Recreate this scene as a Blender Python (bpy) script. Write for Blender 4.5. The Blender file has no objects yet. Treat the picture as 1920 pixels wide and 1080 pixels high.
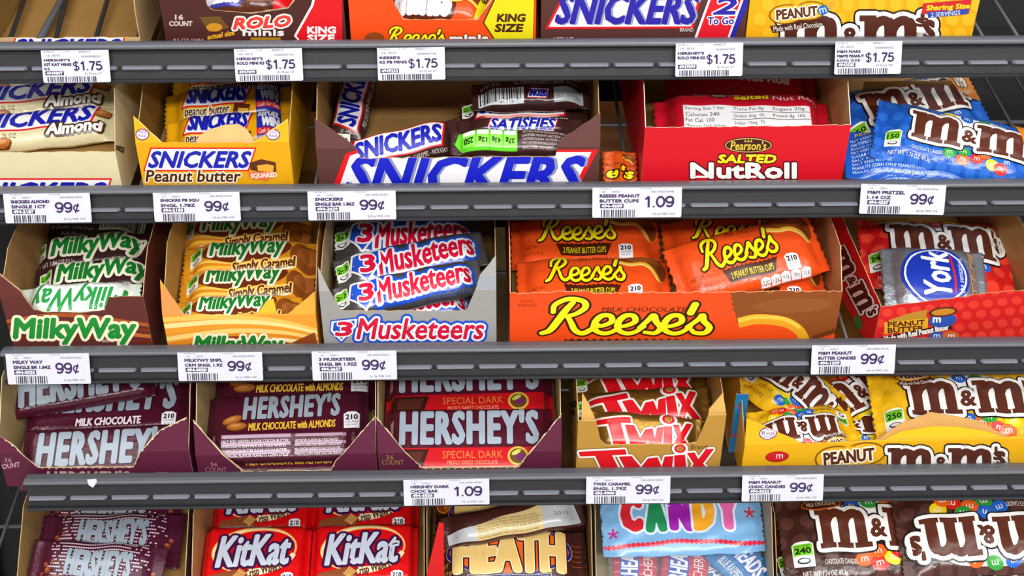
import bpy, math, random
import numpy as np
from mathutils import Matrix, Vector
from mathutils.geometry import tessellate_polygon
from mathutils.bvhtree import BVHTree

# ------------------------------------------------------------------ camera, world, light
SC = bpy.context.scene
COL = SC.collection
F = 2667.0                                   # focal length in pixels of the 1920x1080 frame
PITCH, YAW, ROLL = math.radians(15.8), math.radians(1.0), math.radians(0.25)
fwd = np.array([math.sin(YAW) * math.cos(PITCH), math.cos(YAW) * math.cos(PITCH), -math.sin(PITCH)])
rgt = np.cross(fwd, [0, 0, 1.0]); rgt /= np.linalg.norm(rgt)
upv = np.cross(rgt, fwd)
r2 = rgt * math.cos(ROLL) - upv * math.sin(ROLL)
u2 = upv * math.cos(ROLL) + rgt * math.sin(ROLL)
rgt, upv = r2, u2
CAM = np.array([0, 0, 1.0]) - 1.265 * fwd
cd = bpy.data.cameras.new('camera'); cam = bpy.data.objects.new('camera', cd); COL.objects.link(cam)
cd.sensor_width = 36.0; cd.lens = F * 36.0 / 1920.0; cd.clip_start = 0.05
cam.matrix_world = Matrix([[rgt[0], upv[0], -fwd[0], CAM[0]], [rgt[1], upv[1], -fwd[1], CAM[1]],
                           [rgt[2], upv[2], -fwd[2], CAM[2]], [0, 0, 0, 1]])
SC.camera = cam
SC.view_settings.view_transform = 'Standard'
SC.view_settings.look = 'None'
SC.view_settings.gamma = 1.0
SC.view_settings.use_curve_mapping = False
SC.view_settings.exposure = -0.42

w = bpy.data.worlds.new('shop_light'); SC.world = w; w.use_nodes = True
bg = w.node_tree.nodes['Background']
bg.inputs[0].default_value = (0.93, 0.96, 1.0, 1); bg.inputs[1].default_value = 0.62

def area(name, loc, target, sx, sy, power, col=(1, 0.98, 0.95)):
    l = bpy.data.lights.new(name, 'AREA'); l.shape = 'RECTANGLE'; l.size = sx; l.size_y = sy
    l.energy = power; l.color = col
    o = bpy.data.objects.new(name, l); COL.objects.link(o); o.location = loc
    o.rotation_euler = (Vector(target) - Vector(loc)).to_track_quat('-Z', 'Y').to_euler()
    return o
# two rows of ceiling fluorescents along the aisle, plus an added far lamp
area('ceiling_and_fill_lamp', (0.2, -1.15, 2.75), (0.2, -0.6, 0.9), 3.4, 0.35, 26)
area('ceiling_and_fill_lamp', (0.6, -2.6, 2.75), (0.4, -0.2, 0.95), 3.4, 0.35, 62)
area('ceiling_and_fill_lamp', (0.4, -4.7, 2.75), (0.2, 0, 1.0), 3.4, 0.35, 250)  # unseen fill lamp, added to brighten the box interiors at a low angle

# ------------------------------------------------------------------ helpers
random.seed(7)
RNG = np.random.default_rng(7)
ALPHA = math.radians(22)                     # shelves slope down towards the shopper

def rays(P):
    P = np.asarray(P, float).reshape(-1, 2)
    return fwd[None] + np.outer((P[:, 0] - 960) / F, rgt) + np.outer((540 - P[:, 1]) / F, upv)

def s2l(c):
    return c / 12.92 if c <= 0.04045 else ((c + 0.055) / 1.055) ** 2.4

def hexc(h):
    return tuple(s2l(int(h[i:i + 2], 16) / 255) for i in (0, 2, 4))

MATS = {}
def mat(h, kind='print'):
    """procedural materials: print / card / kraft / film / foil / plastic / metal / clear"""
    k = (h, kind)
    if k in MATS: return MATS[k]
    m = bpy.data.materials.new(kind + '_' + h); m.use_nodes = True
    nt = m.node_tree; b = nt.nodes['Principled BSDF']
    c = hexc(h); b.inputs['Base Color'].default_value = (*c, 1)
    rough, metal, bump, bscale, spec = {'print': (.36, 0, 0, 0, .3), 'card': (.45, 0, .06, 300, .28), 'kraft': (.85, 0, .25, 500, .2),
        'ink': (.24, 0, 0, 0, .5), 'film': (.24, 0, .22, 130, .5), 'foil': (.3, .75, .3, 110, .5), 'plastic': (.42, 0, .05, 500, .35), 'paper': (.55, 0, 0, 0, .3),
        'metal': (.4, .5, 0, 0, .5), 'inkfoil': (.3, .8, 0, 0, .5), 'clear': (.12, 0, .3, 90, .5)}[kind]
    b.inputs['Roughness'].default_value = rough; b.inputs['Metallic'].default_value = metal
    b.inputs['Specular IOR Level'].default_value = spec
    if kind == 'clear':
        b.inputs['Alpha'].default_value = 0.07
    if kind in ('kraft', 'card', 'plastic'):
        t = nt.nodes.new('ShaderNodeTexCoord')
        n = nt.nodes.new('ShaderNodeTexNoise'); n.inputs['Scale'].default_value = 70 if kind != 'kraft' else 45
        n.inputs['Detail'].default_value = 6
        nt.links.new(t.outputs['Object'], n.inputs['Vector'])
        r = nt.nodes.new('ShaderNodeMapRange'); amp = .16 if kind == 'kraft' else .05
        r.inputs['To Min'].default_value = 1 - amp; r.inputs['To Max'].default_value = 1 + amp
        nt.links.new(n.outputs['Fac'], r.inputs['Value'])
        x = nt.nodes.new('ShaderNodeVectorMath'); x.operation = 'SCALE'; x.inputs[0].default_value = c
        nt.links.new(r.outputs[0], x.inputs['Scale']); nt.links.new(x.outputs[0], b.inputs['Base Color'])
    if bump:
        t = nt.nodes.new('ShaderNodeTexCoord')
        n = nt.nodes.new('ShaderNodeTexNoise'); n.inputs['Scale'].default_value = bscale; n.inputs['Detail'].default_value = 3
        nt.links.new(t.outputs['Object'], n.inputs['Vector'])
        bp = nt.nodes.new('ShaderNodeBump'); bp.inputs['Strength'].default_value = bump; bp.inputs['Distance'].default_value = .004 if kind in ('film', 'foil', 'clear') else .001
        nt.links.new(n.outputs['Fac'], bp.inputs['Height']); nt.links.new(bp.outputs[0], b.inputs['Normal'])
    MATS[k] = m
    return m

def link(name, me, parent=None):
    o = bpy.data.objects.new(name, me); COL.objects.link(o)
    if parent is not None: o.parent = parent
    return o

def tag(o, label, cat, group=None, kind=None):
    o['label'] = label; o['category'] = cat
    if group: o['group'] = group
    if kind: o['kind'] = kind
    return o

def thing(name, label, cat, M, group=None):
    o = bpy.data.objects.new(name, None); COL.objects.link(o); o.matrix_world = M
    o.empty_display_size = 0.02
    return tag(o, label, cat, group)

def pymesh(name, V, Fc, mats, mi=None, smooth=False):
    me = bpy.data.meshes.new(name); me.from_pydata([tuple(map(float, v)) for v in V], [], Fc)
    for m in mats: me.materials.append(m)
    if mi is not None: me.polygons.foreach_set('material_index', mi)
    me.polygons.foreach_set('use_smooth', [smooth] * len(me.polygons)); me.update()
    return me

def soup(name, P, N, cols, kinds):
    """triangle soup: P (m,3,3), per-vertex normals N or None, cols = list of (hex,kind) per triangle"""
    me = bpy.data.meshes.new(name); m = len(P)
    me.vertices.add(3 * m); me.vertices.foreach_set('co', P.reshape(-1).astype(np.float32))
    me.loops.add(3 * m); me.loops.foreach_set('vertex_index', np.arange(3 * m, dtype=np.int32))
    me.polygons.add(m); me.polygons.foreach_set('loop_start', np.arange(0, 3 * m, 3, dtype=np.int32))
    for c in kinds: me.materials.append(mat(*c))
    me.polygons.foreach_set('material_index', np.asarray(cols, np.int32))
    me.update(calc_edges=True)
    if N is not None:
        me.polygons.foreach_set('use_smooth', [True] * m)
        me.normals_split_custom_set_from_vertices(N.reshape(-1, 3))
    return me

class Frame:
    def __init__(s, O, ex, eb, en):
        s.O, s.ex, s.eb, s.en = (np.asarray(v, float) for v in (O, ex, eb, en))
    def M(s):
        return Matrix([[s.ex[i], s.eb[i], s.en[i], s.O[i]] for i in range(3)] + [[0, 0, 0, 1]])
    def loc(s, W):
        d = W - s.O; return np.stack([d @ s.ex, d @ s.eb, d @ s.en], -1)
    def hit(s, P, pn, p0):
        """pixels -> local coords on the plane with local normal pn through local point p0"""
        D = rays(P); n = pn[0] * s.ex + pn[1] * s.eb + pn[2] * s.en
        q = s.O + p0[0] * s.ex + p0[1] * s.eb + p0[2] * s.en
        t = ((q - CAM) @ n) / (D @ n)
        return s.loc(CAM + D * t[:, None])
    def world(s, p): return s.O + p[0] * s.ex + p[1] * s.eb + p[2] * s.en

# ------------------------------------------------------------------ flat artwork (lettering, logos) laid on surfaces
GC = {}
def glyphs(st, track=1.0, res=2):
    if (st, track) in GC: return GC[(st, track)]
    cu = bpy.data.curves.new('lettering', 'FONT'); cu.body = st; cu.resolution_u = res; cu.space_character = track; cu.fill_mode = 'FRONT'
    o = bpy.data.objects.new('lettering', cu); me = o.to_mesh()
    V = np.empty(len(me.vertices) * 3, np.float32); me.vertices.foreach_get('co', V)
    V = V.reshape(-1, 3)[:, :2].astype(float)
    me.calc_loop_triangles(); T = np.empty(len(me.loop_triangles) * 3, np.int32); me.loop_triangles.foreach_get('vertices', T)
    o.to_mesh_clear(); bpy.data.objects.remove(o); bpy.data.curves.remove(cu)
    # merge doubles so that outline edges are found
    key = np.round(V * 2e4).astype(np.int64); _, first, inv = np.unique(key, axis=0, return_index=True, return_inverse=True)
    V = V[first]; T = inv.reshape(-1)[T].reshape(-1, 3)
    GC[(st, track)] = (V, T)
    return V, T

def grow(V, T, o):
    """fill + stroked border of half width o"""
    E = np.sort(np.concatenate([T[:, [0, 1]], T[:, [1, 2]], T[:, [2, 0]]]), axis=1)
    u, c = np.unique(E, axis=0, return_counts=True); B = u[c == 1]
    if len(B) == 0: return V, T
    a, b = V[B[:, 0]], V[B[:, 1]]; d = b - a; L = np.linalg.norm(d, axis=1, keepdims=True); L[L == 0] = 1; d = d / L
    n = np.stack([-d[:, 1], d[:, 0]], 1) * o
    Q = np.stack([a + n, a - n, b - n, b + n], 1).reshape(-1, 2); k = np.arange(len(B))[:, None] * 4
    TQ = np.concatenate([k + [0, 1, 2], k + [0, 2, 3]])
    sm = np.zeros_like(V); np.add.at(sm, B[:, 0], d); np.add.at(sm, B[:, 1], -d)
    vs = np.unique(B); vs = vs[np.linalg.norm(sm[vs], axis=1) > .2]; ang = np.arange(8) * math.pi / 4 + .2
    D = (V[vs][:, None, :] + o * np.stack([np.cos(ang), np.sin(ang)], 1)[None]).reshape(-1, 2); k2 = np.arange(len(vs))[:, None] * 8
    TD = np.concatenate([k2 + [0, i, i + 1] for i in range(1, 7)])
    return np.concatenate([V, Q, D]), np.concatenate([T, TQ + len(V), TD + len(V) + len(Q)])

def spline(pts, n=7, closed=False):
    p = np.asarray(pts, float)
    if closed: p = np.concatenate([p[-1:], p, p[:2]])
    else: p = np.concatenate([2 * p[:1] - p[1:2], p, 2 * p[-1:] - p[-2:-1]])
    out = []
    for i in range(1, len(p) - 2):
        for t in np.linspace(0, 1, n, endpoint=False):
            a, b, c, d = p[i - 1:i + 3]
            out.append(.5 * (2 * b + (c - a) * t + (2 * a - 5 * b + 4 * c - d) * t * t + (3 * b - a - 3 * c + d) * t ** 3))
    out.append(p[-2]); return np.array(out)

def strip(path, wd):
    """stroke along a path; wd number or array of widths"""
    p = np.asarray(path, float); d = np.gradient(p, axis=0); d /= np.maximum(np.linalg.norm(d, axis=1, keepdims=True), 1e-9)
    n = np.stack([-d[:, 1], d[:, 0]], 1) * (np.broadcast_to(wd, (len(p),))[:, None] / 2)
    V = np.concatenate([p + n, p - n]); m = len(p); i = np.arange(m - 1)[:, None]
    T = np.concatenate([i + [0, m, m + 1], i + [0, m + 1, 1]]); return V, T

class Art:
    def __init__(s, tiny=True): s.d = []; s.tiny = tiny
    def add(s, V, T, col, kind='print'):
        if len(T): s.d.append((np.asarray(V, float), np.asarray(T, int), (col, kind)))
    def poly(s, pts, col, kind='print'):
        t = tessellate_polygon([[Vector((p[0], p[1], 0)) for p in pts]]); s.add(pts, t, col, kind)
    def rect(s, x0, y0, x1, y1, col, kind='print'): s.add([(x0, y0), (x1, y0), (x1, y1), (x0, y1)], [(0, 1, 2), (0, 2, 3)], col, kind)
    def ell(s, x, y, rx, ry, col, rot=0, n=26, kind='print'):
        a = np.linspace(0, 2 * math.pi, n, endpoint=False); c, q = math.cos(math.radians(rot)), math.sin(math.radians(rot))
        X, Y = rx * np.cos(a), ry * np.sin(a)
        s.add(np.stack([x + X * c - Y * q, y + X * q + Y * c], 1), [(0, i, i + 1) for i in range(1, n - 1)], col, kind)
    def line(s, pts, wd, col, smooth=True, kind='print'): s.add(*strip(spline(pts) if smooth and len(pts) > 2 else pts, wd), col, kind)
    def shape(s, V, T, col, outl=(), kind='print'):
        for o, c in outl: s.add(*grow(V, T, o), c, kind)
        s.add(V, T, col, kind)
    def text(s, st, x0, y0, x1, y1, col, bold=0, shear=0, outl=(), rot=0, warp=None, kind='print', shadow=None, track=1.0):
        """fit the lettering into a box; bold / outline widths are fractions of the box height"""
        V, T = glyphs(st, track)
        if not len(T): return
        if s.tiny and (abs(y1 - y0) < .13 or 1 < abs(y1 - y0) < 10): bold = 0
        V = V.copy(); V[:, 0] += shear * V[:, 1]
        lo, hi = V.min(0), V.max(0); h = abs(y1 - y0); bw = bold * h
        sx = (abs(x1 - x0) - 2 * bw) / max(hi[0] - lo[0], 1e-6); sy = (h - 2 * bw) / max(hi[1] - lo[1], 1e-6)
        V = (V - (lo + hi) / 2) * [sx, sy]
        if warp: V = warp(V, abs(x1 - x0), h)
        if bold: Vb, Tb = grow(V, T, bw)
        else: Vb, Tb = V, T
        c, q = math.cos(math.radians(rot)), math.sin(math.radians(rot)); cx, cy = (x0 + x1) / 2, (y0 + y1) / 2
        R = lambda A: A @ np.array([[c, q], [-q, c]]) + [cx, cy]
        if shadow:
            s.add(R(Vb + np.array(shadow[:2]) * h), Tb, shadow[2], kind)
        for o, oc in outl:
            A, B = grow(V, T, bw + o * h); s.add(R(A), B, oc, kind)
        s.add(R(Vb), Tb, col, kind)
    def merge(s, other, fn):
        for V, T, c in other.d: s.d.append((fn(V), T, c))

def clip_tris(P, poly):
    """clip triangles P (m,3,2) to a convex counter-clockwise polygon; returns (k,3,2), source index"""
    poly = np.asarray(poly); lo, hi = poly.min(0), poly.max(0)
    tlo, thi = P.min(1), P.max(1)
    idx = np.nonzero((thi[:, 0] > lo[0]) & (tlo[:, 0] < hi[0]) & (thi[:, 1] > lo[1]) & (tlo[:, 1] < hi[1]))[0]
    if not len(idx): return np.zeros((0, 3, 2)), np.zeros(0, int)
    e0 = poly; e1 = np.roll(poly, -1, 0); n = np.stack([-(e1 - e0)[:, 1], (e1 - e0)[:, 0]], 1)
    Q = P[idx]; D = np.einsum('mij,kj->mik', Q, n) - (e0 * n).sum(1)[None, None]
    inside = (D >= -1e-12).all((1, 2)); out = [Q[inside]]; src = [idx[inside]]
    gone = (D < 0).all(1).any(1)
    for j in np.nonzero(~inside & ~gone)[0]:
        pts = [tuple(v) for v in Q[j]]
        for k in range(len(poly)):
            if not pts: break
            new = []; ds = [(p[0] - e0[k][0]) * n[k][0] + (p[1] - e0[k][1]) * n[k][1] for p in pts]
            for a in range(len(pts)):
                b = (a + 1) % len(pts)
                if ds[a] >= 0: new.append(pts[a])
                if (ds[a] >= 0) != (ds[b] >= 0):
                    t = ds[a] / (ds[a] - ds[b]); new.append((pts[a][0] + t * (pts[b][0] - pts[a][0]), pts[a][1] + t * (pts[b][1] - pts[a][1])))
            pts = new
        for k in range(1, len(pts) - 1):
            out.append(np.array([[pts[0], pts[k], pts[k + 1]]])); src.append(np.array([idx[j]]))
    return np.concatenate(out), np.concatenate(src)

def split_long(P, I, mx):
    for _ in range(14):
        e = np.linalg.norm(P - np.roll(P, -1, 1), axis=2); k = e.argmax(1); m = e.max(1)
        big = m > mx
        if not big.any(): break
        Q, J, kb = P[big], I[big], k[big]; r = np.arange(len(Q))
        a, b, c = Q[r, kb], Q[r, (kb + 1) % 3], Q[r, (kb + 2) % 3]; mid = (a + b) / 2
        P = np.concatenate([P[~big], np.stack([a, mid, c], 1), np.stack([mid, b, c], 1)]); I = np.concatenate([I[~big], J, J])
    return P, I

def flatten(art, fn=None):
    P, I, cols = [], [], []; ci = {}; lay = []
    boxes = np.array([[*V.min(0), *V.max(0)] for V, T, c in art.d]); level = np.zeros(len(boxes), int)
    for i in range(1, len(boxes)):                  # stack only what overlaps
        q = boxes[:i]; b = boxes[i]; hit = (q[:, 0] < b[2]) & (q[:, 2] > b[0]) & (q[:, 1] < b[3]) & (q[:, 3] > b[1])
        if hit.any(): level[i] = level[:i][hit].max() + (0 if (level[:i][hit].max() == level[i - 1] and hit[-1] and art.d[i][2] == art.d[i - 1][2]) else 1)
    for z, (V, T, c) in zip(level, art.d):
        if fn is not None: V = fn(V)
        t = V[T]; ar = np.cross(t[:, 1] - t[:, 0], t[:, 2] - t[:, 0])
        t = np.where((ar < 0)[:, None, None], t[:, ::-1], t); t = t[np.abs(ar) > 1e-14]
        P.append(t); lay.append(z + .3 * RNG.random(len(t)));          # hair-thin steps keep overlapping strokes from shading each other
        I.append(np.full(len(t), ci.setdefault(c, len(ci))))
    return np.concatenate(P), np.concatenate(I), np.concatenate(lay), list(ci)

# ------------------------------------------------------------------ rows of the rack
LIP = [(74, 151), (345, 412), (646, 710), (886, 946), (1150, 1210)]
ROW = []
for yt, yb in LIP:
    D = rays([(960, yt), (960, yb)]); t = -CAM[1] / D[:, 1]; P = CAM + D * t[:, None]
    ROW.append((P[0][2], P[1][2]))
HL = 0.023
EB = np.array([0, math.cos(ALPHA), math.sin(ALPHA)]); EN = np.array([0, -math.sin(ALPHA), math.cos(ALPHA)]); EX = np.array([1.0, 0, 0])
def rowframe(r): return Frame((0, 0.006, ROW[r][0] - HL), EX, EB, EN)
RF = [rowframe(r) for r in range(5)]
# ------------------------------------------------------------------ builders
def cells(prof, nc, base=0.0):
    """convex pieces of a panel whose upper edge is the polyline prof, split at the crease nc"""
    out = []
    for (xa, ha), (xb, hb) in zip(prof[:-1], prof[1:]):
        if xb - xa < 1e-7: continue
        quad = [(xa, base), (xb, base), (xb, hb), (xa, ha)]
        if nc is None: out.append(quad); continue
        for sgn in (1, -1):
            pts = []
            for i in range(4):
                p, q = quad[i], quad[(i + 1) % 4]; dp, dq = sgn * (nc - p[1]), sgn * (nc - q[1])
                if dp >= 0: pts.append(p)
                if (dp > 0 and dq < 0) or (dp < 0 and dq > 0):
                    t = dp / (dp - dq); pts.append((p[0] + t * (q[0] - p[0]), p[1] + t * (q[1] - p[1])))
            if len(pts) > 2: out.append(pts)
    return out

def panel(name, parent, prof, fmap, mats, nc=None, th=0.0007, base=0.0):
    """a cardboard panel; fmap(x,h,depth) -> local point, depth 0 outer face, 1 inner face"""
    V, Fc, mi = [], [], []
    for c in cells(prof, nc, base):
        k = len(V); n = len(c)
        V += [fmap(x, h, 0) for x, h in c] + [fmap(x, h, 1) for x, h in c]
        Fc.append(list(range(k, k + n))); mi.append(0); Fc.append(list(range(k + 2 * n - 1, k + n - 1, -1))); mi.append(1)
    E = [(prof[0][0], base)] + list(prof) + [(prof[-1][0], base)]; fine = []
    for p, q in zip(E[:-1], E[1:]):
        seg = [p]
        if nc is not None and (p[1] - nc) * (q[1] - nc) < 0:
            t = (nc - p[1]) / (q[1] - p[1]); seg.append((p[0] + t * (q[0] - p[0]), nc))
        fine += seg
    fine.append(E[-1]); fine.append(E[0])
    for p, q in zip(fine[:-1], fine[1:]):
        k = len(V); V += [fmap(*p, 0), fmap(*q, 0), fmap(*q, 1), fmap(*p, 1)]; Fc.append([k + 3, k + 2, k + 1, k]); mi.append(2)
    return link(name, pymesh(name, V, Fc, mats, mi), parent)

def decal_panel(name, parent, art, tofl, prof, nc, pmap, base=0.0):
    """artwork drawn in photo-scale units, measured onto the panel (tofl) and trimmed to its outline"""
    if not art.d: return None
    P, I, lay, kinds = flatten(art, tofl); pp, ii, ll = [], [], []
    for c in cells(prof, nc, base):
        a, s = clip_tris(P, c); pp.append(a); ii.append(I[s]); ll.append(lay[s])
    P, I, lay = np.concatenate(pp), np.concatenate(ii), np.concatenate(ll)
    if not len(P): return None
    Q = pmap(P.reshape(-1, 2), np.repeat(lay, 3)).reshape(-1, 3, 3)
    return link(name, soup(name, Q, None, I, kinds), parent)

def rough_edge(prof, step, amp, seed=0, skip_vertical=True):
    rg = np.random.default_rng(seed + 3); out = [prof[0]]
    for p, q in zip(prof[:-1], prof[1:]):
        L = math.hypot(q[0] - p[0], q[1] - p[1]); n = int(L / step)
        for i in range(1, n):
            t = i / n; out.append((p[0] + t * (q[0] - p[0]), p[1] + t * (q[1] - p[1]) + rg.uniform(-amp, amp)))
        out.append(q)
    # keep x strictly increasing
    res = [out[0]]
    for p in out[1:]:
        res.append((max(p[0], res[-1][0] + 1e-6), p[1]))
    return res

class Tray:
    """cardboard display box: front / side / back / base panels with artwork on the front"""
    def __init__(s, r, name, label, px_left, out, inn='9E7844', edge='C9A878', depth=0.19, bf=0.016, yaw=0, prof=None, crease=None, bend=28,
                 side=None, art=None, side_art=None, group='cardboard candy boxes on the shelves', rough=(.0045, .0006), back_h=.085, side_r=None, out_side=None, base_h=0, insert=0):
        rf = RF[r]; y = math.radians(yaw)
        ex = math.cos(y) * EX + math.sin(y) * EB; eb = math.cos(y) * EB - math.sin(y) * EX
        O = rf.hit([px_left], (0, 1, 0), (0, bf, 0))[0]
        s.f = fr = Frame(rf.O + O[0] * EX + bf * EB + base_h * EN, ex, eb, EN)
        s.bend = a = math.radians(bend); s.nc = None
        if crease: s.nc = fr.hit([crease], (0, 1, 0), (0, 0, 0))[0][2]
        nc = s.nc
        P = s.tofl(np.array(prof, float) * [1, -1])
        order = [tuple(p) for p in P]; pr = [order[0]]
        for p in order[1:]: pr.append((max(p[0], pr[-1][0] + 1e-5), max(p[1], .002)))
        s.x0, s.x1 = pr[0][0], pr[-1][0]
        s.prof = rough_edge(pr, rough[0], rough[1], len(label))
        s.root = thing(name, label, 'box', fr.M(), group)
        mo, mi_, me_ = mat(out, 'card'), mat(inn, 'kraft'), mat(edge, 'kraft'); ms = mat(out_side or out, 'card')
        th = .0007
        def fm(x, h, d):
            if nc is None or h <= nc: return (x, d * th, h)
            return (x, math.sin(a) * (h - nc) + d * th * math.cos(a), nc + math.cos(a) * (h - nc) - d * th * math.sin(a))
        s.front = panel('front_panel', s.root, s.prof, fm, [mo, mi_, me_], nc)
        hl, hr = (nc if nc and pr[0][1] > nc else pr[0][1]), (nc if nc and pr[-1][1] > nc else pr[-1][1])
        s.depth = depth
        side = side or [(0, 1), (.35, None), (1, None)]
        def sp(spec, h0):
            q = [(max(0.0008, t * depth), (h0 if hh == 1 else (back_h if hh is None else hh))) for t, hh in spec]
            return rough_edge(q, .006, .0007, int(h0 * 1e4))
        s.sl, s.sr = sp(side, hl), sp(side_r or side, hr)
        x0, x1 = s.x0, s.x1
        s.left = panel('side_panel', s.root, s.sl, lambda b, h, d: (x0 + d * th, b, h), [ms, mi_, me_])
        s.right = panel('side_panel', s.root, s.sr, lambda b, h, d: (x1 - d * th, b, h), [ms, mi_, me_])
        panel('back_panel', s.root, [(x0 + th, back_h), (x1 - th, back_h)], lambda x, h, d: (x, depth - d * th, h), [mo, mi_, me_])
        panel('base_panel', s.root, [(x0 + th, depth - th), (x1 - th, depth - th)], lambda x, h, d: (x, h, .0002 + d * th), [mo, mi_, me_], base=.001)
        TRAYS[r].append((s.root, fr.O[0] + x0, fr.O[0] + x1, depth)); solid_tree(r, s.root); FRONT[r].append((fr.O[0], np.array(s.prof), nc, a, math.tan(y), bf))
        if insert:
            link('cardboard_insert', box_mesh('cardboard_insert', x0 + .002, x1 - .002, .003, depth - .003, .0012, insert / 1000, mat(inn, 'kraft')), s.root)
        if art:
            A = Art(); art(A)
            def pm(Q, lay):
                off = .00025 + lay * .00006; x, h = Q[:, 0], Q[:, 1]
                if nc is None: return np.stack([x, -off, h], 1)
                up = h > nc; e = np.where(up, h - nc, 0)
                return np.stack([x, np.sin(a) * e - off * np.where(up, np.cos(a), 1), np.where(up, nc + np.cos(a) * e + off * np.sin(a), h)], 1)
            decal_panel('printed_artwork', s.front, A, s.tofl, s.prof, nc, pm)
        if side_art:
            which, fn = side_art; A = Art(); fn(A); xx, prf, sg = (x0, s.sl, -1) if which == 'l' else (x1, s.sr, 1)
            tf = lambda V: fr.hit(np.asarray(V) * [1, -1], (1, 0, 0), (xx, 0, 0))[:, [1, 2]]
            decal_panel('printed_artwork', s.left if which == 'l' else s.right, A, tf, prf, None,
                        lambda Q, lay: np.stack([xx + sg * (.00025 + lay * .00006), Q[:, 0], Q[:, 1]], 1))
    def tofl(s, V):
        """artwork units (x, -y of the photo frame) -> flat panel coords"""
        P = np.asarray(V, float) * [1, -1]; L = s.f.hit(P, (0, 1, 0), (0, 0, 0)); x, h = L[:, 0].copy(), L[:, 2].copy()
        if s.nc is not None:
            up = h > s.nc
            if up.any():
                K = s.f.hit(P[up], (0, math.cos(s.bend), -math.sin(s.bend)), (0, 0, s.nc))
                x[up] = K[:, 0]; h[up] = s.nc + np.maximum(0, K[:, 2] - s.nc) / math.cos(s.bend)
        return np.stack([x, h], 1)

def wob(X, Y, seed, sc):
    rg = np.random.default_rng(seed); Z = 0
    for i in range(7):
        a = rg.uniform(0, 6.28); k = sc * rg.uniform(.6, 2.2); Z = Z + np.sin(k * (X * math.cos(a) + Y * math.sin(a)) + rg.uniform(0, 6.28)) / (1 + .5 * i)
    return Z / 2.5

def zig(n, amp): return np.array([amp if i % 2 else 0 for i in range(n)])

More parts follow.
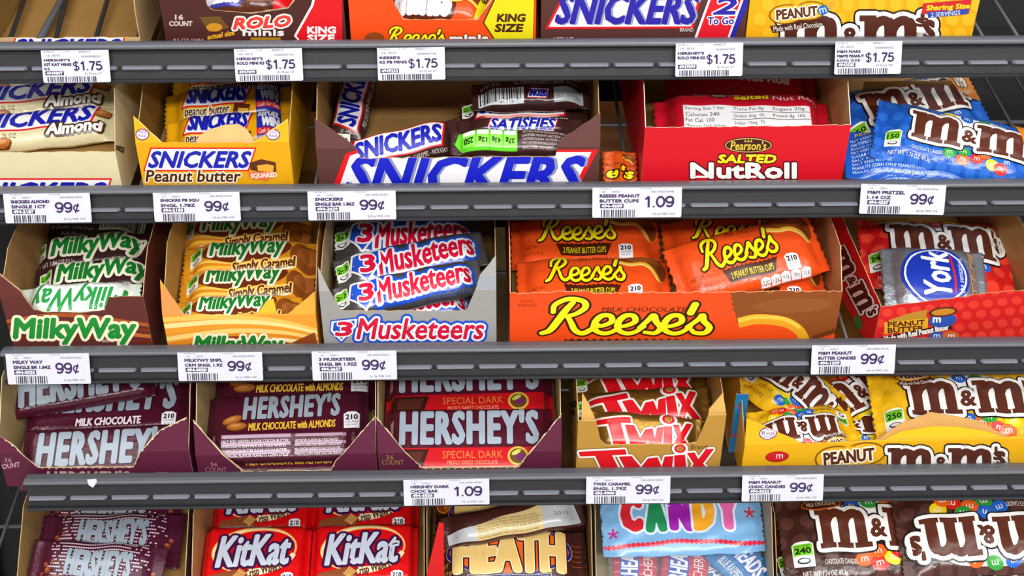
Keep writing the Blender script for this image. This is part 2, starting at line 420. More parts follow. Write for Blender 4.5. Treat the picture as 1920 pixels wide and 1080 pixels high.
class Pack:
    """sealed wrapper: style bar (pillow), slab (flat chocolate bar), bag (puffy)"""
    def __init__(s, L, W, T, style='bar', seed=1, crimp=.010):
        s.L, s.W, s.T = L, W, T
        nu, nv = {'bar': (56, 18), 'slab': (44, 18), 'bag': (52, 32)}[style]
        body = L - 2 * crimp
        u = np.concatenate([np.linspace(-L / 2, -body / 2, 4)[:-1], np.linspace(-body / 2, body / 2, nu), np.linspace(body / 2, L / 2, 4)[1:]])
        t = np.linspace(-1, 1, nv); v = W / 2 * np.sign(t) * (1 - (1 - np.abs(t)) ** 1.35)
        U, V = np.meshgrid(u, v, indexing='ij')
        e = np.clip((body / 2 - np.abs(U)) / (body / 2), 0, 1); q = np.clip(1 - np.abs(2 * V / W), 0, 1)
        if style == 'bar':
            end = np.clip((body / 2 - np.abs(U)) / .016, 0, 1); end = 1 - (1 - end) ** 2.2
            pr = (1 - (1 - q) ** 4.2) ** .6
            H = T * pr * end; z0 = .32 * T
            H = H + .0006 * wob(U, V, seed, 120) * pr * end + .0011 * (1 - end) * np.clip(e * 20, 0, 1) * np.sin(V / W * 30 + seed)
        elif style == 'slab':
            end = np.clip((body / 2 - np.abs(U)) / .004, 0, 1) ** .6; pr = np.clip(q / .16, 0, 1) ** .55
            H = T * pr * end + .00025 * wob(U, V, seed, 90); z0 = .12 * T
        else:
            end = np.clip((body / 2 - np.abs(U)) / .022, 0, 1); end = 1 - (1 - end) ** 2
            pr = 1 - (1 - np.clip(q / .55, 0, 1)) ** 2.4
            H = T * pr * end * (.86 + .14 * wob(U, V, seed, 45)) + .0011 * wob(U, V, seed + 5, 260) * pr * end; z0 = .2 * T
            H = H + .0018 * (1 - end) * np.clip(e * 14, 0, 1) * np.sin(V / W * 26 + seed)
        fin = np.abs(U) > body / 2 + 1e-6
        s.Z = np.where(fin, z0 + .0004 * np.sin(U * 4000), z0 + np.maximum(H, 0) * (1 - z0 / T) + .0004)
        ZB = np.where(fin, z0 - .0004, z0 - z0 * np.clip(np.maximum(H, 0) / T, 0, 1) ** .5)
        s.Z = np.maximum(s.Z, ZB + .0003)
        # corners of soft packs pull in a little
        pin = {'bar': .05, 'slab': 0, 'bag': .04}[style]
        VV = V * (1 - pin * np.clip(1 - e * 3, 0, 1) * (0 if style == 'slab' else 1)) + (0.0006 * np.sin(U * 160 + seed) if style != 'slab' else 0)
        UU = U.copy()
        if style != 'slab':
            zz = np.array([.0016 if i % 2 else -.0002 for i in range(nv)]); UU[0] += zz; UU[-1] -= zz
        s.u, s.v = u, v; n1, n2 = U.shape
        s.P = np.stack([UU, VV, s.Z], -1); PB = np.stack([UU, VV, ZB], -1)
        du = np.gradient(s.P, axis=0); dv = np.gradient(s.P, axis=1); N = np.cross(du, dv); s.N = N / np.maximum(np.linalg.norm(N, axis=-1, keepdims=True), 1e-9)
        Vt = np.concatenate([s.P.reshape(-1, 3), PB.reshape(-1, 3)]); K = n1 * n2; Fc = []
        I = lambda i, j: i * n2 + j
        for i in range(n1 - 1):
            for j in range(n2 - 1):
                Fc.append((I(i, j), I(i + 1, j), I(i + 1, j + 1), I(i, j + 1))); Fc.append((K + I(i, j + 1), K + I(i + 1, j + 1), K + I(i + 1, j), K + I(i, j)))
        rim = [I(i, 0) for i in range(n1)] + [I(n1 - 1, j) for j in range(1, n2)] + [I(i, n2 - 1) for i in range(n1 - 2, -1, -1)] + [I(0, j) for j in range(n2 - 2, 0, -1)]
        for a, b in zip(rim, rim[1:] + rim[:1]): Fc.append((K + a, K + b, b, a))
        s.V, s.F = Vt, Fc
    def surf(s, Q, off):
        n1, n2 = s.P.shape[:2]
        iu = np.clip(np.searchsorted(s.u, Q[:, 0]) - 1, 0, n1 - 2); iv = np.clip(np.searchsorted(s.v, Q[:, 1]) - 1, 0, n2 - 2)
        a = np.clip((Q[:, 0] - s.u[iu]) / (s.u[iu + 1] - s.u[iu]), 0, 1)[:, None]; b = np.clip((Q[:, 1] - s.v[iv]) / (s.v[iv + 1] - s.v[iv]), 0, 1)[:, None]
        f = lambda G: (G[iu, iv] * (1 - a) + G[iu + 1, iv] * a) * (1 - b) + (G[iu, iv + 1] * (1 - a) + G[iu + 1, iv + 1] * a) * b
        N = f(s.N); N /= np.maximum(np.linalg.norm(N, axis=1, keepdims=True), 1e-9)
        return f(s.P) + N * off[:, None], N
    def build(s, M, name, label, cat, group, base, kind, art, split=.004):
        me = pymesh(name, s.V, s.F, [mat(base, kind)], None, True)
        o = link(name, me); o.matrix_world = M; tag(o, label, cat, group)
        if art:
            A = Art(); art(A, s.L / s.W)
            if A.d:
                P, I, lay, kinds = flatten(A, lambda V: np.asarray(V) * s.W)
                hx, hy = s.L / 2, s.W / 2 * .985
                P, src = clip_tris(P, [(-hx, -hy), (hx, -hy), (hx, hy), (-hx, hy)]); J = np.stack([I[src], lay[src]], 1)
                P, J = split_long(P, J, split); kinds = [(h_, 'ink' if k_ == 'print' else k_) for h_, k_ in kinds]
                Q, N = s.surf(P.reshape(-1, 2), np.repeat(.0003 + J[:, 1] * .00014, 3))
                link('printed_artwork', soup('printed_artwork', Q.reshape(-1, 3, 3), N, J[:, 0].astype(int), kinds), o)
        return o

LOG = []; SEED = [10]; LIFT = 15; PM = {}; SOLID = {r: [] for r in range(5)}; FRONT = {r: [] for r in range(5)}; TRAYS = {r: [] for r in range(5)}; LAID = {r: [] for r in range(5)}       # SOLID: what already stands on each shelf
def solid(r, V, Fc): SOLID[r].append(BVHTree.FromPolygons([tuple(v) for v in V], [tuple(f) for f in Fc]))
def solid_tree(r, root):
    for o in root.children:
        if 'panel' in o.name or 'flap' in o.name:
            M = root.matrix_world; solid(r, [M @ v.co for v in o.data.vertices], [p.vertices[:] for p in o.data.polygons])
def pack(r, c, L, W, rot, tilt, n, name, label, art, base, style='bar', kind='film', T=.016, cat='candy bar', group=None, lift=None, crimp=.010, bmin=.020, split=.004, over=True):
    """lay one wrapper: c = photo position of its middle, n = height (mm) of its underside above the shelf, L W in mm.
    It slides along the line of sight, tips or shrinks a little until it touches nothing that lies there already."""
    rf = RF[r]; n0 = n + (LIFT if lift is None else lift); key = (L, W, T, style, crimp, art, base, kind)
    if key not in PM:
        SEED[0] += 1; PM[key] = [Pack(L / 1000, W / 1000, T, style, SEED[0], crimp), None]
    pk = PM[key][0]; PV = np.concatenate([pk.V, np.ones((len(pk.V), 1))], 1)
    def pose(n, tilt, sc, dx=0):
        t = math.radians(tilt)
        V = math.cos(t) * EB + math.sin(t) * EN; Wn = math.cos(t) * EN - math.sin(t) * EB
        p = rf.hit([(c[0] + dx, c[1])], (0, 0, 1), (0, 0, n / 1000 + T * .6))[0]
        C = rf.world(p); k = ((C - CAM) @ fwd) / 1.265 * sc; d = C - CAM; d /= np.linalg.norm(d)
        fs = abs(d @ Wn); rr = math.radians(rot); ph = math.atan2(math.sin(rr) / fs, math.cos(rr))     # in-plane angle that shows as rot
        U = math.cos(ph) * EX + math.sin(ph) * V; Y = np.cross(Wn, U)
        return Frame(C - Wn * T * .6 * k, U, Y, Wn).M() @ Matrix.Scale(k, 4)
    best = None
    tries = sorted((abs(dt) * .5 + (dn * .5 if dn >= 0 else -dn * .8) + (1 - sc) * 80 + abs(dx) * .25, sc, dt, dn, dx)
                   for sc in (1, .95) for dt in (0, 5, -5, 9) for dn in range(-9 if over else -30, 13, 3) for dx in (0, 7, -7, 14, -14) if abs(dt) * .5 + abs(dn) + abs(dx) < 34)
    for _, sc, dt, dn, dx in tries[:150]:
        if n0 + dn < 1 or tilt + dt < 0: continue
        M = pose(n0 + dn, tilt + dt, sc, dx); Wv = PV @ np.array(M).T[:, :3]; q = rf.loc(Wv)
        out = max(0, .0012 - q[:, 2].min()) + max(0, bmin - .0005 - q[:, 1].min())
        bad = .5 + 700 * out if out > 0 else 0
        if best is not None and best[0] <= bad: continue
        tr = BVHTree.FromPolygons(Wv.tolist(), pk.F)
        bad += sum(1 for s in SOLID[r] if s.overlap(tr)) * 3
        if best is None or bad < best[0]: best = (bad, M, tr, q)
        if bad == 0: break
    if best[0] >= 1: print('NOTE still touching', round(best[0], 1), dn, label)
    M = best[1]; LOG.append((label, dn, dt, sc, dx))
    LAID[r].append((best[3][:, 0].mean(), best[3][:, 2].min(), best[3][:, 1].min()))
    SOLID[r].append(best[2])
    src = PM[key][1]
    if src is not None:                                     # a further copy shares the meshes of the first
        o = src.copy(); COL.objects.link(o); o.name = name; o.matrix_world = M
        for ch in src.children:
            if ch.name.startswith('header'): continue
            q = ch.copy(); COL.objects.link(q); q.parent = o
        for kk in ('label', 'category', 'group'):
            if kk in o: del o[kk]
        return tag(o, label, cat, group)
    PM[key][1] = o = pk.build(M, name, label, cat, group, base, kind, art, split)
    return o

def box_mesh(name, x0, x1, y0, y1, z0, z1, m):
    V = [(x, y, z) for x in (x0, x1) for y in (y0, y1) for z in (z0, z1)]
    return pymesh(name, V, [(0, 1, 3, 2), (4, 6, 7, 5), (0, 4, 5, 1), (2, 3, 7, 6), (0, 2, 6, 4), (1, 5, 7, 3)], [m])

def tube_mesh(name, pts, rad, m, seg=8):
    pts = [Vector(p) for p in pts]; V, Fc = [], []
    for i, p in enumerate(pts):
        d = (pts[min(i + 1, len(pts) - 1)] - pts[max(i - 1, 0)]).normalized(); a = d.orthogonal().normalized(); b = d.cross(a)
        if i and V:
            a = (pa - d * pa.dot(d)).normalized(); b = d.cross(a)
        pa = a
        V += [p + rad * (a * math.cos(k * 2 * math.pi / seg) + b * math.sin(k * 2 * math.pi / seg)) for k in range(seg)]
    for i in range(len(pts) - 1):
        for k in range(seg): Fc.append((i * seg + k, i * seg + (k + 1) % seg, (i + 1) * seg + (k + 1) % seg, (i + 1) * seg + k))
    Fc += [list(range(seg))[::-1], list(range((len(pts) - 1) * seg, len(pts) * seg))]
    return pymesh(name, V, Fc, [m], None, True)
# ------------------------------------------------------------------ the rack: backing, posts, sloping wire shelves with price rails
def struct(name, me):
    o = link(name, me); o['kind'] = 'structure'; return o
struct('floor', box_mesh('floor', -4, 4, -7, 1.2, -.05, 0, mat('C4C0B6', 'card')))
struct('wall_back', box_mesh('wall_back', -3, 3, .46, .50, 0, 2.9, mat('070708', 'plastic')))

rack = thing('display_rack', 'black steel rack frame standing behind the candy shelves', 'rack', Matrix.Translation((0, .33, 0)))
for x in (-.62, .66):
    link('post', box_mesh('post', x - .02, x + .02, -.015, .015, .0, 1.62, mat('151517', 'plastic')), rack)
link('backing_panel', box_mesh('backing_panel', -.60, .64, -.004, .0, .30, 1.60, mat('060607', 'plastic')), rack)

def px_x(px, py, y=0.0):
    D = rays([(px, py)])[0]; t = (y - CAM[1]) / D[1]; return (CAM + D * t)
RAILM = mat('292A2E', 'plastic'); LIPM = mat('5E6068', 'plastic')  # lip is a lighter grey than the rail: its overhead highlight is painted in
def rail_profile(H):
    return [(.0105, -.12 * H), (.0105, -.015 * H), (.0075, 0), (-.002, -.01 * H), (-.0052, -.06 * H), (-.0058, -.12 * H), (-.0048, -.165 * H), (-.0015, -.19 * H),
            (.0012, -.235 * H), (.0018, -.30 * H), (.0012, -.60 * H), (.0026, -.72 * H), (.0022, -.90 * H), (-.0028, -.915 * H), (-.0040, -.95 * H), (-.0030, -.99 * H), (.0, -1.0 * H), (.0055, -.98 * H), (.0055, -.12 * H)]
SHELF_LABEL = ['top sloping wire shelf whose grey rail carries the five $1.75 tags',
               'second sloping wire shelf, its rail holding the tag for 1.09 near the red box',
               'third sloping wire shelf, its grey rail under the wide orange box',
               'fourth sloping wire shelf whose grey rail ends short at the left edge',
               'bottom sloping wire shelf under the red wafer packs']
TICK = [896, 802, 972, 127, 900]
for r in range(5):
    zt, zb = ROW[r]; H = zt - zb; yt = LIP[r][0]
    xl = -.60; xr = .64
    if r == 2: xl = px_x(4, 660)[0]
    if r == 3: xl = px_x(47, 902)[0]
    sh = thing('display_shelf', SHELF_LABEL[r], 'shelf', Matrix.Translation((0, 0, zt)), 'sloping wire shelves of the candy rack')
    pf = rail_profile(H); n = len(pf); V = [(xl, y, z) for y, z in pf] + [(xr, y, z) for y, z in pf]
    Fc = [(i, (i + 1) % n, n + (i + 1) % n, n + i) for i in range(n)] + [list(range(n))[::-1], list(range(n, 2 * n))]
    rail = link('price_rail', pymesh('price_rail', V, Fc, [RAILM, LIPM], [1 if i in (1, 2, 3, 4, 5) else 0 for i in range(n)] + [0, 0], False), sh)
    solid(r, [(x, y, z + zt) for x, y, z in V], Fc)
    # raised dashes along the middle of the rail
    x0 = px_x(TICK[r], yt + 48)[0]; p = .038; hL = .0172
    prof = [(.0022, -.575), (-.0016, -.600), (-.0034, -.630), (-.0034, -.655), (-.0016, -.685), (.0022, -.70)]
    m = len(prof); V = []
    for sx, k in ((-hL, .25), (-hL + .0016, 1), (hL - .0016, 1), (hL, .25)):
        V += [(sx, .0022 + (y - .0022) * k, (-.64 + (z + .64) * (.5 + .5 * k)) * H) for y, z in prof]
    Fc = [(a * m + i, a * m + i + 1, (a + 1) * m + i + 1, (a + 1) * m + i) for a in range(3) for i in range(m - 1)] + [list(range(m))[::-1], list(range(3 * m, 4 * m))]
    me = pymesh('ridge_segment', V, Fc, [mat('7C7F8A', 'plastic')], None, False)  # pale grey puts the overhead reflection on the dashes into their colour
    k0 = math.ceil((xl + hL - x0 - p / 2) / p)
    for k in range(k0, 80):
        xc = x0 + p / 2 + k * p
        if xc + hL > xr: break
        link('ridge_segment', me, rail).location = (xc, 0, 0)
    # wires running back
    f = RF[r]; Rl = (f.O - np.array([0, 0, zt]))
    L = .305
    a = Rl + .004 * EB - .0035 * EN; b = Rl + L * EB - .0035 * EN
    wm = mat('6E7076', 'metal'); wme = tube_mesh('wire', [a, b], .0016, wm)
    for k in range(int((xr - xl) / .0315)):
        link('wire', wme, sh).location = (xl + .014 + k * .0315, 0, 0)
    for q in (.02, .15, .295):
        c = Rl + q * EB - .0066 * EN
        link('cross_wire', tube_mesh('cross_wire', [(xl + .005, c[1], c[2]), (xr - .005, c[1], c[2])], .002, wm), sh)

# ------------------------------------------------------------------ price tags in the rails
INK = '3A2354'
def barcode(A, x0, x1, y0, y1, seed):
    rg = np.random.default_rng(seed); x = x0
    while x < x1 - 1:
        wd = rg.choice([1.1, 1.6, 2.4]); A.rect(x, -y1, min(x + wd, x1), -y0, '3B3148'); x += wd + rg.choice([1.2, 1.8, 2.8])
def digits(A, st, x0, y0, x1, y1):
    """grotesque price figures drawn as strokes"""
    el = lambda cx, cy, rx, ry, a0, a1, k=14: [(cx + rx * math.cos(math.radians(t)), cy + ry * math.sin(math.radians(t))) for t in np.linspace(a0, a1, k)]
    G = {'0': (.62, [el(.31, .5, .25, .43, 0, 360, 24)]), '1': (.52, [[(.10, .74), (.22, .80), (.33, .98)], [(.335, .98), (.335, 0)]]),
         '7': (.60, [[(.05, .93), (.55, .93)], [(.55, .93), (.36, .5), (.24, 0)]]), '.': (.30, [[(.15, 0), (.15, .13)]]),
         '5': (.62, [[(.53, .93), (.17, .93), (.11, .50)], el(.29, .34, .26, .27, 130, -150)]),
         '9': (.62, [el(.30, .67, .24, .26, 0, 360, 20), [(.54, .67), (.53, .35), (.42, .12), (.26, .07), (.09, .17)]]),
         '$': (.64, [el(.31, .71, .23, .19, 25, 270), el(.31, .27, .24, .22, 90, -150), [(.31, 1.06), (.31, -.08)]]), '¢': (.60, [el(.30, .42, .22, .28, 45, 315), [(.42, .86), (.18, -.02)]])}
    tot = sum(G[c][0] for c in st); sx = (x1 - x0) / tot; sy = y1 - y0; x = x0
    for c in st:
        for p in G[c][1]:
            P = np.array(p) * [sx, sy] + [x, y0]; A.add(*strip(P if c not in '$' or len(p) > 3 else P, (.135 if c in '$¢' else .185) * sy if c != '.' else .16 * sy), INK)
        x += G[c][0] * sx
def price_tag(r, quad, price, l1, l2, code, unit, label, cfg, l3=None, top=('36', '0001', '000-40000-00432')):
    """quad: corner positions TL, TR, BR, BL of the card"""
    q = np.array(quad, float); yp = -.0062
    W = []
    for i, p in enumerate(q): W.append(px_x(p[0], p[1], yp))
    W = np.array(W); c = W.mean(0)
    ex = (W[1] + W[2] - W[0] - W[3]); ex[1] = 0; ex /= np.linalg.norm(ex); ez = np.array([-ex[2], 0, ex[0]])
    wd = .5 * (np.linalg.norm(W[1] - W[0]) + np.linalg.norm(W[2] - W[3])); ht = .5 * (np.linalg.norm(W[3] - W[0]) + np.linalg.norm(W[2] - W[1]))
    fr = Frame(c, ex, np.array([0, 1.0, 0]), ez)
    # card bulges slightly and has rounded lower corners
    n = 18; V, Fc = [], []; bow = lambda x, z: -.0006 * math.cos(x / wd * 3.1) + .0009 * abs(2 * x / wd) ** 6 * (1 if z < 0 else .3) * -1
    rc = .0014
    xs = np.concatenate([-wd / 2 + rc * np.array([0, .15, .5]), np.linspace(-wd / 2 + rc, wd / 2 - rc, n - 6), wd / 2 - rc * np.array([.5, .15, 0])])
    def lowz(x): 
        e = wd / 2 - abs(x); return -ht / 2 + (rc - math.sqrt(max(0, rc * rc - (rc - min(e, rc)) ** 2)))
    zs = [0, .33, .66, 1]
    for d in (0, .0004):
        for x in xs:
            for t in zs:
                z = ht / 2 + t * (lowz(x) - ht / 2); V.append((x, bow(x, z) + d, z))
    m = len(zs); K = n * m
    for i in range(n - 1):
        for j in range(m - 1):
            a = i * m + j; Fc += [(a, a + 1, a + m + 1, a + m), (K + a, K + a + m, K + a + m + 1, K + a + 1)]
    rim = [j for j in range(m)] + [i * m + m - 1 for i in range(1, n)] + [(n - 1) * m + j for j in range(m - 2, -1, -1)] + [i * m for i in range(n - 2, 0, -1)]
    for a, b in zip(rim, rim[1:] + rim[:1]): Fc.append((a, K + a, K + b, b))
    o = link('price_tag', pymesh('price_tag', V, Fc, [mat('CACAD4', 'paper')], None, False)); o.matrix_world = fr.M()
    tag(o, label, 'price tag', 'price tags in the shelf rails')
    A = Art(False)                                  # artwork in a 160 x 56 card
    if cfg == 'wide':
        w0, h0 = 160, 56
        A.text(top[0], 17, -9, 23, -6, '6B6478'); A.text(top[1], 35, -9, 49, -6, '6B6478'); A.text(top[2], 105, -9.5, 146, -6, '6B6478')
        A.text('10/28/14', 12, -3.2, 34, -.8, '8A8496'); A.text('FOWHSE', 86, -3.2, 106, -.8, '8A8496')
        A.text(l1, 13, -18.5, 13 + min(72, 6.4 * len(l1)), -12, INK, .07); A.text(l2, 13, -28, 13 + min(72, 6.4 * len(l2)), -21.5, INK, .07)
        A.rect(14, -38, 56, -30, INK); A.text(code, 16, -37, 54, -31, 'EDEDF4', .07)
        barcode(A, 16, 76, 41, 55, len(label) + r * 7)
        if '¢' in price: digits(A, price, 94, -37, 142, -17)
        else: digits(A, price, 92, -37, 147, -16)
        A.text(unit, 108, -52, 148, -47.5, '5A5468')
    else:
        w0, h0 = 128, 64
        A.text('10/28/14', 4, -4.5, 24, -1, '8A8496'); A.text('1 CT', 42, -4.5, 54, -1, '8A8496'); A.text('004017', 72, -5, 94, -1, '6B6478')
        A.text(top[0], 9, -12, 16, -8, '6B6478'); A.text(top[1], 21, -12, 35, -8, '6B6478'); A.text(top[2], 76, -14.5, 112, -10.5, '6B6478')
        A.text(l1, 4, -22, 4 + min(50, 5.6 * len(l1)), -16.5, INK, .07); A.text(l2, 4, -31, 4 + min(52, 5.6 * len(l2)), -25, INK, .07)
        if l3: A.text(l3, 4, -39, 4 + 5 * len(l3), -34, INK, .05)
        A.rect(5, -49, 40, -41, INK); A.text(code, 7, -48, 38, -42, 'EDEDF4', .05)
        barcode(A, 8, 102, 52, 63, len(label) + r * 5)
        digits(A, price, 58, -40, 114, -22); A.text(unit, 80, -49.5, 112, -44.5, '5A5468')
    P, I, lay, kinds = flatten(A, lambda v: (np.asarray(v) / [w0, h0] + [-.5, .5]) * [wd, ht]); P, I = split_long(P, np.stack([I, lay], 1), .004)
    f2 = P.reshape(-1, 2); B = np.array([bow(x, z) for x, z in f2]); Q = np.stack([f2[:, 0], B - .00022 - np.repeat(I[:, 1], 3) * 1e-4, f2[:, 1]], 1).reshape(-1, 3, 3)
    link('printed_text', soup('printed_text', Q, None, I[:, 0].astype(int), kinds), o)

S = 'small'; Wd = 'wide'
price_tag(0, [(77, 94), (203, 94), (209, 153), (82, 156)], '$1.75', "HERSHEY'S", 'KIT KAT MINIS', '4949807', '$1.75 per CT', 'white $1.75 tag below the empty cardboard tray, leftmost on the top rail', S, 'KS', ('16', '0010', '03400048520'))
price_tag(0, [(438, 92), (566, 90), (569, 151), (443, 153)], '$1.75', "HERSHEY'S", 'ROLO MINI KS', '4947099', '$1.75 per CT', 'white $1.75 tag below the brown king size box with red chevron', S, None, ('16', '0010', '03400047103'))
price_tag(0, [(707, 90), (834, 88), (835, 149), (709, 151)], '$1.75', "REESE'S", 'KS PB MINIS', '4949233', '$1.75 per CT', 'white $1.75 tag below the orange king size box with yellow hexagon', S, None, ('16', '0010', '03400047100'))
price_tag(0, [(1266, 81), (1394, 80), (1391, 142), (1267, 144)], '$1.75', "HERSHEY'S", 'ROLO MINI KS', '4947099', '$1.75 per CT', 'white $1.75 tag below the brown box reading 2 to go', S, None, ('16', '0010', '03400047103'))
price_tag(0, [(1567, 78), (1692, 77), (1688, 138), (1563, 140)], '$1.75', 'M&M MARS', "M&M'S PEANUT", '4943585', '53.52 per OZ', 'white $1.75 tag below the yellow sharing size box, rightmost on the top rail', S, 'KING SIZE', ('24', '0010', '04000000432'))
price_tag(1, [(5, 363), (167, 362), (174, 416), (12, 419)], '99¢', 'SNICKERS ALMOND', 'SINGLE 1CT', '494-2187', '56.3¢ PER OZ', 'white 99 cent tag below the cream box, far left of the second rail', Wd)
price_tag(1, [(286, 361), (449, 360), (452, 413), (291, 416)], '99¢', 'SNICKRS PB SQU', 'SNGL 1.78Z', '494-2183', '55.6¢ PER OZ', 'white 99 cent tag below the yellow box with purple seals', Wd)
price_tag(1, [(576, 359), (742, 357), (743, 411), (579, 413)], '99¢', 'SNICKERS', 'SINGLE BAR 1.86Z', '494-2629', '53.2¢ PER OZ', 'white 99 cent tag below the wide open brown box on the second rail', Wd)
price_tag(1, [(1110, 352), (1279, 351), (1277, 407), (1111, 408)], '1.09', 'REESES PEANUT', 'BUTTER CUPS', '494-4609', '72.6¢ PER OZ', 'white 1.09 tag below the gap left of the red nut roll box', Wd, None, ('36', '0001', '000-34000-00440'))
price_tag(1, [(1616, 347), (1775, 345), (1768, 405), (1609, 398)], '99¢', 'M&M PRETZEL', '1.14 OZ', '494-4567', '86.8¢ PER OZ', 'crooked white 99 cent tag below the loose blue bags', Wd, None, ('24', '0001', '000-40000-40265'))
price_tag(2, [(8, 663), (163, 663), (175, 718), (18, 721)], '99¢', 'MILKY WAY', 'SINGLE BR 1.84Z', '494-0020', '53.8¢ PER OZ', 'white 99 cent tag below the dark brown box with green lettering', Wd)
price_tag(2, [(331, 661), (491, 660), (494, 713), (337, 714)], '99¢', 'MILKYWY SMPL', 'CRM SNGL 1.9Z', '494-0020', '52.1¢ PER OZ', 'white 99 cent tag below the golden caramel swirl box', Wd)
price_tag(2, [(584, 659), (743, 657), (745, 711), (587, 713)], '99¢', '3 MUSKETEER', 'SNGL BR 1.92Z', '494-2637', '51.3¢ PER OZ', 'white 99 cent tag below the silver grey box', Wd)
price_tag(2, [(1522, 647), (1680, 646), (1676, 700), (1520, 702)], '99¢', 'M&M PEANUT', 'BUTTER CANDIES', '494-1209', '60.7¢ PER OZ', 'white 99 cent tag below the red box at the right end', Wd, None, ('24', '0001', '000-40000-00144'))
price_tag(3, [(756, 900), (917, 897), (918, 945), (758, 948)], '1.09', 'HERSHEY DARK', 'CHOC BAR', '494-6026', '75.1¢ PER OZ', 'white 1.09 tag below the maroon box with red-banded bars', Wd, None, ('36', '0001', '000-34000-00240'))
price_tag(3, [(1099, 894), (1257, 892), (1256, 943), (1099, 944)], '99¢', 'TWIX CARAMEL', 'SNGL 1.79Z', '493-9900', '55.3¢ PER OZ', 'white 99 cent tag below the gold box with red lettering', Wd, None, ('36', '0001', '000-40000-00456'))
price_tag(3, [(1392, 891), (1545, 889), (1542, 938), (1390, 940)], '99¢', 'M&M PEANUT', 'CHOC CANDIES', '494-5622', '56.8¢ PER OZ', 'white 99 cent tag below the yellow box on the fourth rail', Wd, None, ('48', '0001', '000-40000-00032'))

# a scrap of paper stuck to the fourth rail
p = px_x(172, 905, -.0066); V = [(-.004, 0, .003), (.0045, -.0008, .004), (.005, .0002, .0005), (.001, -.0012, -.0045), (-.003, -.0004, -.002)]
V = [tuple(v) for v in V] + [(x, y + .0004, z) for x, y, z in V]
o = link('paper_scrap', pymesh('paper_scrap', V, [(0, 1, 2, 3, 4), (9, 8, 7, 6, 5)] + [(i, 5 + i, 5 + (i + 1) % 5, (i + 1) % 5) for i in range(5)], [mat('D0D0DA', 'paper')])); o.location = p
tag(o, 'tiny white paper scrap stuck to the lip of the fourth rail', 'paper')
# ------------------------------------------------------------------ printed designs (unit: wrapper width = 1, origin in the middle)
BLU, RED, WHT, BRN, SILV = '1B1FA8', 'E0141E', 'F2F1EE', '3E1C16', '9AA6B4'
def bar_logo(A, x0, y0, x1, y1, st='SNICKERS', sl=.32, border=.07, fill=BLU, bold=.045):
    """slanted blue lettering on a white parallelogram with a red rim"""
    h = y1 - y0; s = sl * h; b = border * h
    q = lambda e: [(x0 - e * 1.25, y0 - e), (x1 - s + e * .9, y0 - e), (x1 + e * 1.35, y1 + e), (x0 + s - e * .9, y1 + e)]
    A.poly(q(b), RED); A.poly(q(0), WHT)
    m = .085 * h
    A.text(st, x0 + m * 1.6 + .02 * h, y0 + m - .02 * h, x1 - m * 1.6 + .02 * h, y1 - m - .02 * h, '9AA4D8', bold, .30)
    A.text(st, x0 + m * 1.6, y0 + m, x1 - m * 1.6, y1 - m, fill, bold, .30)
def cal_tag(A, x, y, h, n='250', rot=0, green='7BD02E'):
    B = Art(); w_ = .72
    B.poly([(-w_ / 2, -.5), (w_ / 2, -.5), (w_ / 2, .4), (.2, .5), (-.2, .5), (-w_ / 2, .4)], 'F4F6F0'); B.rect(-w_ / 2 + .04, -.06, w_ / 2 - .04, .4, green)
    B.text(n, -.27, .0, .27, .26, '17330F', .05); B.text('CALORIES', -.26, .29, .26, .36, '17330F'); B.ell(0, -.28, .22, .12, '2A2A33'); B.ell(0, -.27, .17, .07, 'F4F6F0')
    c, s = math.cos(math.radians(rot)), math.sin(math.radians(rot))
    A.merge(B, lambda V: np.asarray(V) @ np.array([[c, s], [-s, c]]) * h + [x, y])
def cal_white(A, x, y, h, n='210', rot=0):
    B = Art(); B.poly([(-.4, -.5), (.4, -.5), (.42, .36), (.2, .5), (-.2, .5), (-.42, .36)], 'ECEDF2')
    B.text(n, -.32, .0, .32, .34, '2A1520', .05); B.text('CALORIES', -.33, -.18, .33, -.06, '4A3540', .02); B.text('PER PACK', -.26, -.36, .26, -.26, '4A3540', .02)
    c, s = math.cos(math.radians(rot)), math.sin(math.radians(rot))
    A.merge(B, lambda V: np.asarray(V) @ np.array([[c, s], [-s, c]]) * h + [x, y])
def fine_text(A, x0, y0, x1, y1, rows, col, seed=0):
    rg = np.random.default_rng(seed); wd = ['SUGAR COCOA BUTTER', 'CHOCOLATE SKIM MILK', 'LACTOSE MILKFAT', 'PEANUTS CORN SYRUP', 'ARTIFICIAL FLAVOR', 'SALT EGG WHITES', 'MAY CONTAIN ALMONDS']
    h = (y1 - y0) / rows
    for i in range(rows):
        A.text(wd[rg.integers(len(wd))] + ' ' + wd[rg.integers(len(wd))], x0, y1 - (i + .82) * h, x1 - (x1 - x0) * rg.uniform(0, .12), y1 - (i + .2) * h, col)
def bars(A, x0, y0, x1, y1, seed=1, bgc='E9ECF0'):
    A.rect(x0, y0, x1, y1, bgc); rg = np.random.default_rng(seed); x = x0 + .03 * (x1 - x0); u = (x1 - x0) / 60
    while x < x1 - u * 3:
        wd = u * rg.choice([.7, 1.1, 1.8]); A.rect(x, y0 + .12 * (y1 - y0), x + wd, y1, '24262E'); x += wd + u * rg.choice([.7, 1, 1.6])
def almond(A, x, y, s, rot=0):
    A.ell(x, y, .5 * s, .24 * s, '6E3812', rot); A.ell(x - .02 * s, y + .02 * s, .44 * s, .19 * s, 'B0682E', rot); A.ell(x - .06 * s, y + .05 * s, .26 * s, .08 * s, 'CF8C4C', rot)

